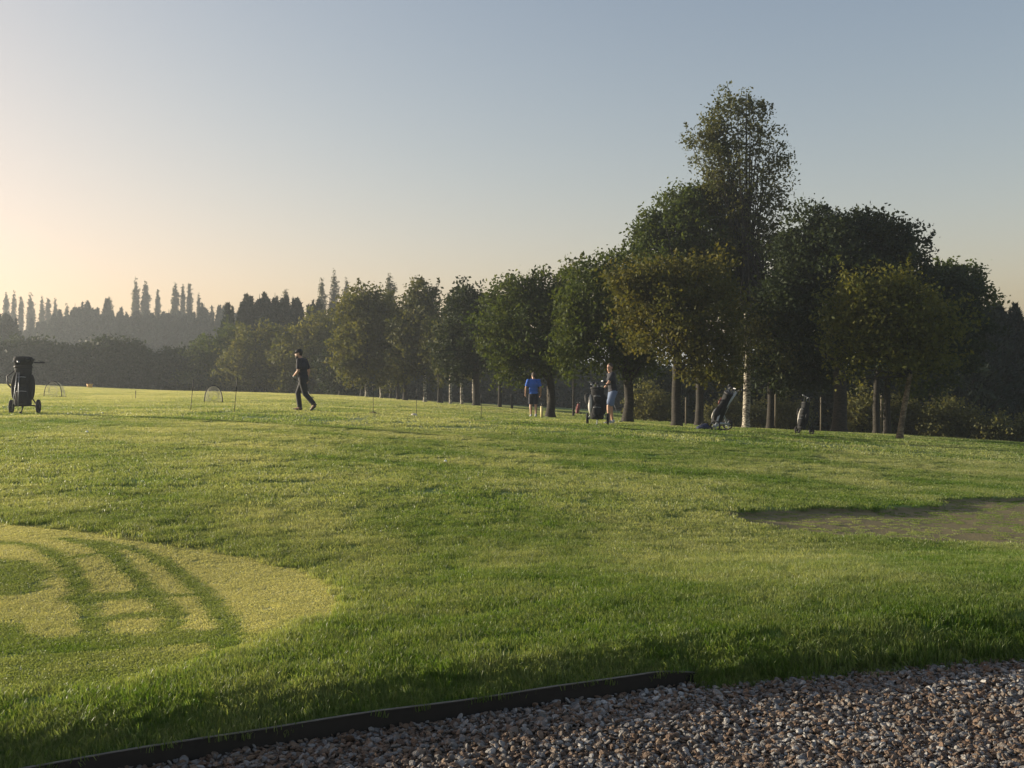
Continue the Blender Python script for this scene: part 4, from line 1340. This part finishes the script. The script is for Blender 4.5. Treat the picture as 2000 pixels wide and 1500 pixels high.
# ------------------------------------------------------------------ golf trolleys and bags
def trolley(loc, rz, label, baglabel, lean=.32, stripe=None, pocket_mat=None, frame=None, clubs=7, hood=None, clublabel='', sc=1.0, wheel_r=.13, foot=True, handle_side=0.0, stand_legs=False, spread=.30, body=None, fat=1.0, tube=1.0, low_mat=None):
    """local: X = axle direction, bag leans toward +Y (handle side); the front foot is at -Y"""
    frame = frame or M_GREYM; body = body or M_BLACK
    T = empty('golf_trolley', loc, label, 'golf trolley', 'golf trolleys on the field', rz)
    T.scale = (sc,) * 3
    ax = Vector((math.sin(0), math.sin(lean), math.cos(lean)))
    b0 = Vector((0, -.10, .17))
    # frame
    m = MB()
    m.tube([(-spread, .08, wheel_r), (0, .06, wheel_r + .05), (spread, .08, wheel_r)], .013 * tube, 8); m.build('axle', frame, T)
    m = MB(); back = Vector((0, .17, 0))
    m.tube([b0 + back * .2 + Vector((0, -.06, -.03)), b0 + back * .5 + ax * .5, b0 + back + ax * .92], [.017 * tube, .017 * tube, .015 * tube], 8); m.build('spine', frame, T)
    for s in (-1, 1):
        m = MB(); m.tube([(s * spread * .93, .08, wheel_r + .01), (s * .11, .07, .42), (s * .03, .14, .62)], .012 * tube, 8); m.build('strut', frame, T)
    m = MB()
    hb = b0 + back + ax * .92
    m.tube([hb, hb + Vector((handle_side * .4, .12, .06)), hb + Vector((handle_side, .22, .05))], .014, 8)
    m.tube([hb + Vector((handle_side - .1, .22, .05)), hb + Vector((handle_side + .12, .22, .05))], .018, 8); m.build('handle', M_BLACKP, T)
    for s in (-1, 1):
        c = Vector((s * spread, .08, wheel_r))
        w_ = MB(); V = []
        segs = 24
        prof = [(-.026, .78), (-.03, .9), (-.02, .985), (0, 1), (.02, .985), (.03, .9), (.026, .78)]
        for k in range(segs):
            t = 2 * math.pi * k / segs
            for (dx, q) in prof: V.append(c + Vector((dx, math.cos(t) * q * wheel_r, math.sin(t) * q * wheel_r)))
        n_ = len(prof)
        F = [(k * n_ + j, ((k + 1) % segs) * n_ + j, ((k + 1) % segs) * n_ + (j + 1) % n_, k * n_ + (j + 1) % n_) for k in range(segs) for j in range(n_)]
        w_.add(V, F); wo_ = w_.build('wheel', M_RUBBER, T)
        h = MB(); h.tube([c - Vector((.02, 0, 0)), c + Vector((.02, 0, 0))], wheel_r * .34, 14)
        for k in range(5):
            t = 2 * math.pi * k / 5
            h.tube([c, c + Vector((0, math.cos(t), math.sin(t))) * wheel_r * .8], .012, 6)
        h.build('hub', frame, wo_)
    if foot:
        m = MB(); m.tube([b0 + Vector((0, .02, 0)), Vector((0, -.22, .05)), Vector((0, -.3, .035))], .014, 8)
        m.ball((0, -.31, .03), (.03, .05, .03), 10, 8); m.build('front_foot', frame, T)
    # bag: its own thing
    M4 = Matrix.Translation(loc) @ Matrix.Rotation(rz, 4, 'Z') @ Matrix.Scale(sc, 4)
    G = empty('golf_bag', M4 @ b0, baglabel, 'golf bag', 'golf bags on the trolleys', rz)
    G.scale = (sc,) * 3
    xh = Vector((1, 0, 0)); yh = ax.cross(xh)
    RM = Matrix((xh, yh, ax)).transposed()
    def oval(zs, m, n=18):
        V = []; F = []
        for (q, rx, ry) in zs:
            for k in range(n):
                t = 2 * math.pi * k / n
                e = 1 + .05 * math.sin(4 * t)
                V.append(RM @ Vector((math.cos(t) * rx * e * fat, math.sin(t) * ry * e, q)))
        for i in range(len(zs) - 1):
            for k in range(n):
                a = i * n + k; b = i * n + (k + 1) % n; F.append((a, b, b + n, a + n))
        F.append(tuple(reversed(range(n)))); F.append(tuple((len(zs) - 1) * n + k for k in range(n)))
        m.add(V, F)
    m = MB(); oval([(0, .115, .10), (.05, .135, .115), (.3, .13, .115), (.55, .125, .11), (.78, .13, .115), (.85, .135, .12)], m); bg_ = m.build('bag_body', body, G)
    m = MB(); oval([(.852, .142, .127), (.875, .145, .13), (.90, .142, .127)], m); m.build('bag_rim', M_BLACKP, G)
    pm = pocket_mat or body
    for (x_, y_, z_, h) in [(0, -.12, .24, (.10 * fat, .05, .17)), (0, -.115, .58, (.085 * fat, .04, .12))]:
        m = MB(); m.ball(RM @ Vector((x_, y_, z_)), h, 14, 10, RM); pk = m.build('pocket', low_mat if (low_mat and z_ < .4) else pm, G)
        m = MB(); m.tube([RM @ Vector((x_ - h[0] * .8, y_ - h[1] * .75, z_ + h[2] * .45)), RM @ Vector((x_, y_ - h[1] * 1.02, z_ + h[2] * .5)), RM @ Vector((x_ + h[0] * .8, y_ - h[1] * .75, z_ + h[2] * .45))], .005, 6)
        m.build('zip', M_GREYM, pk)
    for s in (-1, 1):
        m = MB(); m.ball(RM @ Vector((s * .135 * fat, 0, .42)), (.055 * fat, .08, .29), 14, 10, RM); m.build('side_pocket', stripe if (stripe and s < 0) else body, G)
    m = MB()
    m.tube([RM @ Vector((-.13 * fat, .02, .80)), RM @ Vector((-.25 * fat, -.02, .66)), RM @ Vector((-.24 * fat, -.02, .5)), RM @ Vector((-.15 * fat, 0, .36))], .03, 8, flat=.5)
    m.build('shoulder_strap', M_BLACKP, G)
    if stand_legs:
        for s in (-1, 1):
            m = MB(); m.tube([RM @ Vector((s * .02 - .07, -.15, .74)), RM @ Vector((s * .035 - .08, -.20, .38)), RM @ Vector((s * .06 - .1, -.24, -.02 - .1))], .008, 6); m.build('stand_leg', M_STEEL, G)
    if hood:
        m = MB(); oval([(.90, .12, .11), (.98, .15, .13), (1.06, .155, .135), (1.1, .13, .11)], m); m.build('rain_hood', hood, G)
    # clubs standing in the bag: things of their own
    g = np.random.default_rng(int(abs(loc[0]) * 100) + 3)
    MG = M4 @ Matrix.Translation(b0)
    for k in range(clubs):
        a = 6.283 * k / clubs; rr = .07
        q0 = RM @ Vector((math.cos(a) * rr * .6, math.sin(a) * rr * .6, .12))
        ln = .96 + .16 * g.random()
        q1 = RM @ Vector((math.cos(a) * rr * 1.6 * fat, math.sin(a) * rr * 1.3, ln))
        club(clublabel, MG @ q0, MG @ q1, (math.cos(a) * .8 - .2, math.sin(a) * .6, .1), group=clublabel, wood=(k % 3 == 0))
    return T


trolley(stand(46, 807, 23.5), R(12), 'golf trolley at the left edge beside the arched practice net', 'bulky black golf bag with thin stand legs at the left edge of the field',
        lean=.10, hood=M_BLACK, clubs=7, clublabel='club heads bunched over the bulky black bag at the left edge', handle_side=.24, stand_legs=True, sc=1.03, spread=.28, wheel_r=.155, frame=M_BLACKP, fat=1.32, tube=1.3)
trolley(stand(1167, 829, 28.4), R(-8), 'two wheeled golf trolley under the hands of the man in pale shorts', 'black golf bag with cream side panel in front of the man in pale shorts',
        lean=.16, stripe=M_WHITEP, clubs=8, clublabel='bright club heads fanned out of the bag in front of the man in pale shorts', handle_side=.24, spread=.29, wheel_r=.165, frame=M_GREYM, sc=.98, fat=1.4, tube=1.3)
trolley(stand(1404, 841, 27.6), R(-126), 'golf trolley with a pale grey frame standing alone below the birch', 'black golf bag with a white and red panel leaning on the pale framed trolley',
        lean=.46, stripe=M_WHITEP, pocket_mat=M_REDP, low_mat=M_WHITEP, tube=2.2, fat=1.15, clubs=7, clublabel='dark club heads over the bag with the white and red panel', handle_side=0.05, wheel_r=.14, spread=.37, frame=M_GREYM, sc=1.06)
trolley(stand(1569, 846, 30.8), R(-50), 'small dark golf trolley nearest the thickest tree trunk', 'black golf bag with cream edges beside the thickest trunk',
        lean=.30, stripe=M_WHITEP, clubs=6, clublabel='club heads over the bag beside the thickest trunk', handle_side=.05, wheel_r=.13, spread=.27, frame=M_BLACKP, sc=.93)
trolley(stand(1128, 808, 56), R(-30), 'tiny far off golf trolley between the two forked trees', 'red golf bag far off between the two forked trees',
        lean=.42, clubs=4, clublabel='club heads over the far off red bag', wheel_r=.13, body=M_REDP, frame=M_BLACKP, sc=.62)
# blue bag lying at the foot of the third trolley
gbp = stand(1376, 836, 27.3)
hb_ = empty('holdall_bag', gbp, 'dark blue holdall lying on the grass at the foot of the pale framed trolley', 'bag')
m = MB(); m.ball((0, 0, .08), (.17, .12, .09), 16, 10); m.ball((-.1, 0, .06), (.12, .1, .07), 12, 8); m.ball((.05, 0, .13), (.09, .08, .06), 12, 8); m.build('bag_body', M_NAVY, hb_, remesh=.02)
m = MB(); m.tube([(-.12, -.05, .12), (-.05, -.08, .22), (.05, -.08, .23), (.12, -.05, .12)], .01, 6); m.build('carry_handle', M_BLACKP, hb_)
# dark towel-like cover lying right of it
cp = stand(1402, 839, 27.4)
m = MB(); 
cov = empty('club_cover', cp, 'flat black cover lying on the grass under the pale framed trolley', 'cover')
m.ball((0, 0, .03), (.19, .10, .04), 14, 8); m.ball((.12, .02, .025), (.13, .06, .03), 12, 8); m.build('cover_body', M_BLACK, cov, remesh=.015)

# ------------------------------------------------------------------ practice nets, rods, posts, bucket, balls
def net(loc, label, w_, h_, rz, tilt):
    T = empty('practice_net', loc, label, 'practice net', 'pop up practice nets', rz)
    m = MB(); pts = []
    for k in range(19):
        a = math.pi * k / 18
        pts.append(Vector((math.cos(a) * w_ / 2, tilt * math.sin(a), math.sin(a) ** .8 * h_)))
    m.tube(pts, .016, 8, caps=True); m.build('hoop', M_BLACKP, T)
    m = MB(); m.tube([pts[0], (0, -.05, .012), pts[-1]], .014, 6)
    m.tube([pts[0], (w_ * .4, w_ * .5, .015), (0, w_ * .62, .015), (-w_ * .4, w_ * .5, .015), pts[-1]], .01, 6); m.build('base_rim', M_BLACKP, T)
    # net bag: cords bulging behind the hoop
    m = MB()
    for q in np.linspace(.12, .95, 9):
        ring = []
        for k in range(13):
            a = math.pi * k / 12
            s = math.sqrt(max(0, 1 - q ** 2 * .85))
            ring.append(Vector((math.cos(a) * w_ / 2 * s, tilt * math.sin(a) + q * w_ * .6, math.sin(a) * h_ * s)))
        m.tube(ring, .004, 4)
    for a in np.linspace(.15, math.pi - .15, 13):
        ln = []
        for q in np.linspace(0, 1, 8):
            s = math.sqrt(max(0, 1 - q ** 2 * .85))
            ln.append(Vector((math.cos(a) * w_ / 2 * s, tilt * math.sin(a) + q * w_ * .6, math.sin(a) * h_ * s)))
        m.tube(ln, .004, 4)
    m.build('netting', M_NET, T)
    m = MB(); rr = min(w_, h_) * .3
    m.tube([Vector((math.cos(t) * rr, tilt * .5, h_ * .42 + math.sin(t) * rr)) for t in np.linspace(0, 2 * math.pi, 20)], .009, 6)
    m.build('target_ring', M_NET, T)
    return T


net(stand(417, 786), 'small round practice net between the two leaning rods', .62, .60, R(10), 0.02)
net(stand(103, 776), 'wide arched practice net just right of the bag at the left edge', .82, .64, R(-14), 0.04)
print('net y', gpix(417, 786), gpix(103, 776), gpix(175, 756), gpix(372, 803))


def rod(u, v0, v1, u1, label, clod=None, r=.008, band=True):
    p = stand(u, v0); y = p.y
    top = at(u1, v1, y)
    T = empty('alignment_rod', p, label, 'rod', 'thin rods stuck in the field')
    d = top - p
    m = MB(); m.tube([Vector((0, 0, -.05)), d * .62], r, 6); m.build('shaft', M_WOOD if clod else M_BLACKP, T)
    m = MB(); m.tube([d * .62, d], r * 1.35, 6); m.build('dark_top', M_BLACKP, T)
    return p


rod(372, 803, 741, 378, 'black rod leaning right, left of the small round net')
rod(457, 806, 737, 464, 'thin rod leaning right, between the round net and the walking man')
p1 = rod(729, 808, 751, 729, 'upright rod with a clod of earth at its foot, right of the walking man')
p2 = rod(813, 812, 757, 814, 'upright rod with a pale stone at its foot')
p3 = rod(940, 817, 768, 940, 'upright faint rod left of the man in blue')
rod(265, 779, 763, 265, 'short far rod between the yellow bucket and the first leaning rod', r=.012)
def lump(name, p, label, cat, mat, r, seed):
    m = MB(); g = np.random.default_rng(seed)
    m.ball((0, 0, r[2] * .4), r, 10, 7)
    m.v = [(v[0] * (1 + g.normal() * .1), v[1] * (1 + g.normal() * .1), v[2] * (1 + g.normal() * .12)) for v in m.v]
    o = m.build(name, mat); o.location = p; tag(o, label, cat); return o
lump('turf_clod', p1 + Vector((0, -.12, 0)), 'brown turf clod at the foot of the rod right of the walking man', 'clod', M_CLOD, (.12, .07, .05), 1)
lump('pale_stone', p2 + Vector((-.04, -.25, 0)), 'pale stone lying by the foot of an upright rod', 'stone', M_STONEW, (.09, .07, .07), 2)
lump('turf_clod', p3 + Vector((0, -.15, 0)), 'small dark turf clod at the foot of the rod left of the man in blue', 'clod', M_CLOD, (.09, .06, .04), 3)
lump('turf_clod', stand(1256, 836, 28.3), 'dark divot lying on the grass right of the man in pale shorts', 'clod', M_CLOD, (.07, .05, .025), 4)

# far yellow bucket
bp = stand(175, 755, 84)
T = empty('range_bucket', bp, 'yellow bucket at the far edge of the field before the hedge', 'bucket')
s_ = bp.y / FPX * .85
m = MB(); m.tube([(0, 0, 0), (0, 0, s_ * 6), (0, 0, s_ * 9)], [s_ * 5.4, s_ * 6.2, s_ * 6.6], 16); m.build('bucket_body', M_YELL, T)
m = MB(); m.tube([(0, 0, s_ * 8.8), (0, 0, s_ * 10)], [s_ * 7.3, s_ * 7.3], 16); m.build('rim', M_YELL, T)
m = MB(); m.tube([(math.cos(a) * s_ * 7, .0, s_ * 9 + math.sin(a) * s_ * 1.5) for a in np.linspace(0, math.pi, 9)], .015, 5); m.build('bail_handle', M_BLACKP, T)


def post(u, v0, v1, y, wpx, mat, label, name='marker_post', cat='post', group=None, cap=None, square=False):
    p = stand(u, v0, y); z1 = at(u, v1, y).z - p.z; r = wpx / FPX * y / 2
    T = empty(name, p, label, cat, group)
    m = MB()
    if square: m.box((0, 0, z1 / 2 - .05), (r, r, z1 / 2 + .05)); m.build('post_body', mat, T, smooth=False, bevel=.008)
    else: m.tube([(0, 0, -.1), (0, 0, z1 * .96), (0, 0, z1)], [r, r, r * .6], 12); m.build('post_body', mat, T)
    m = MB(); m.tube([(0, 0, z1 * .96), (0, 0, z1 * 1.01), (0, 0, z1 * 1.04)], [r * 1.12, r * 1.12, r * .5], 12); m.build('post_cap', cap or mat, T)
    return T


post(1058, 816, 794, 38.5, 5, M_POSTW, 'short cream marker post beside the man in blue')
post(1000, 800, 771, 52, 5, M_BLACKP, 'black square post left of the man in blue', square=True)
for u, v1, y, lab in [(1515, 772, 45, 'pale stake right of the birch trunk'), (1604, 778, 43, 'pale stake left of the thickest trunk'), (1340, 778, 44, 'pale stake right of the thick trunk under the brown crown'),
                      (1362, 790, 46, 'pale stake in front of the dark trunk under the green crown'), (1722, 775, 46, 'pale stake between the black twin trunks'), (1070, 755, 45, 'grey stake behind the flared trunk by the man in blue')]:
    post(u, 840, v1, y, 3.2, M_WOOD, lab, 'wooden_stake', 'stake', 'stakes among the trees')

# golf balls
for u, v, lab in [(158, 802, 'white golf ball right of the bag at the left edge'), (200, 808, 'white golf ball further right of the bag at the left edge'), (569, 802, 'golf ball at the toe of the walking man'),
                  (170, 846, 'golf ball on the grass in front of the left trolley'), (870, 905, 'golf ball alone in the middle of the lawn'), (437, 801, 'golf ball between the two leaning rods')]:
    p = stand(u, v)
    m = MB(); m.ball((0, 0, .024), .0215, 16, 12); o = m.build('golf_ball', M_BALL); o.location = p; tag(o, lab, 'golf ball', 'golf balls on the grass')
    for f_ in (): pass

# ------------------------------------------------------------------ haze
M_HZ, t = new_mat('morning_haze')
out = t.nodes.new('ShaderNodeOutputMaterial'); pv = t.nodes.new('ShaderNodeVolumePrincipled')
pv.inputs['Color'].default_value = (.84, .92, .98, 1)
pv.inputs['Density'].default_value = .0010
pv.inputs['Anisotropy'].default_value = .55
t.links.new(pv.outputs[0], out.inputs['Volume'])
m = MB(); m.box((0, 0, 0), (1, 1, 1))
me = bpy.data.meshes.new('haze'); me.from_pydata(m.v, [], m.f); me.update()
hzb = link('haze', me, M_HZ); hzb.location = (0, 1000, -4); hzb.scale = (2700, 1900, 22)
tag(hzb, kind='stuff', label='thin pale morning haze filling the air over the field', cat='haze')
print('tris', sum(len(o.data.polygons) for o in COL.objects if o.type == 'MESH'))
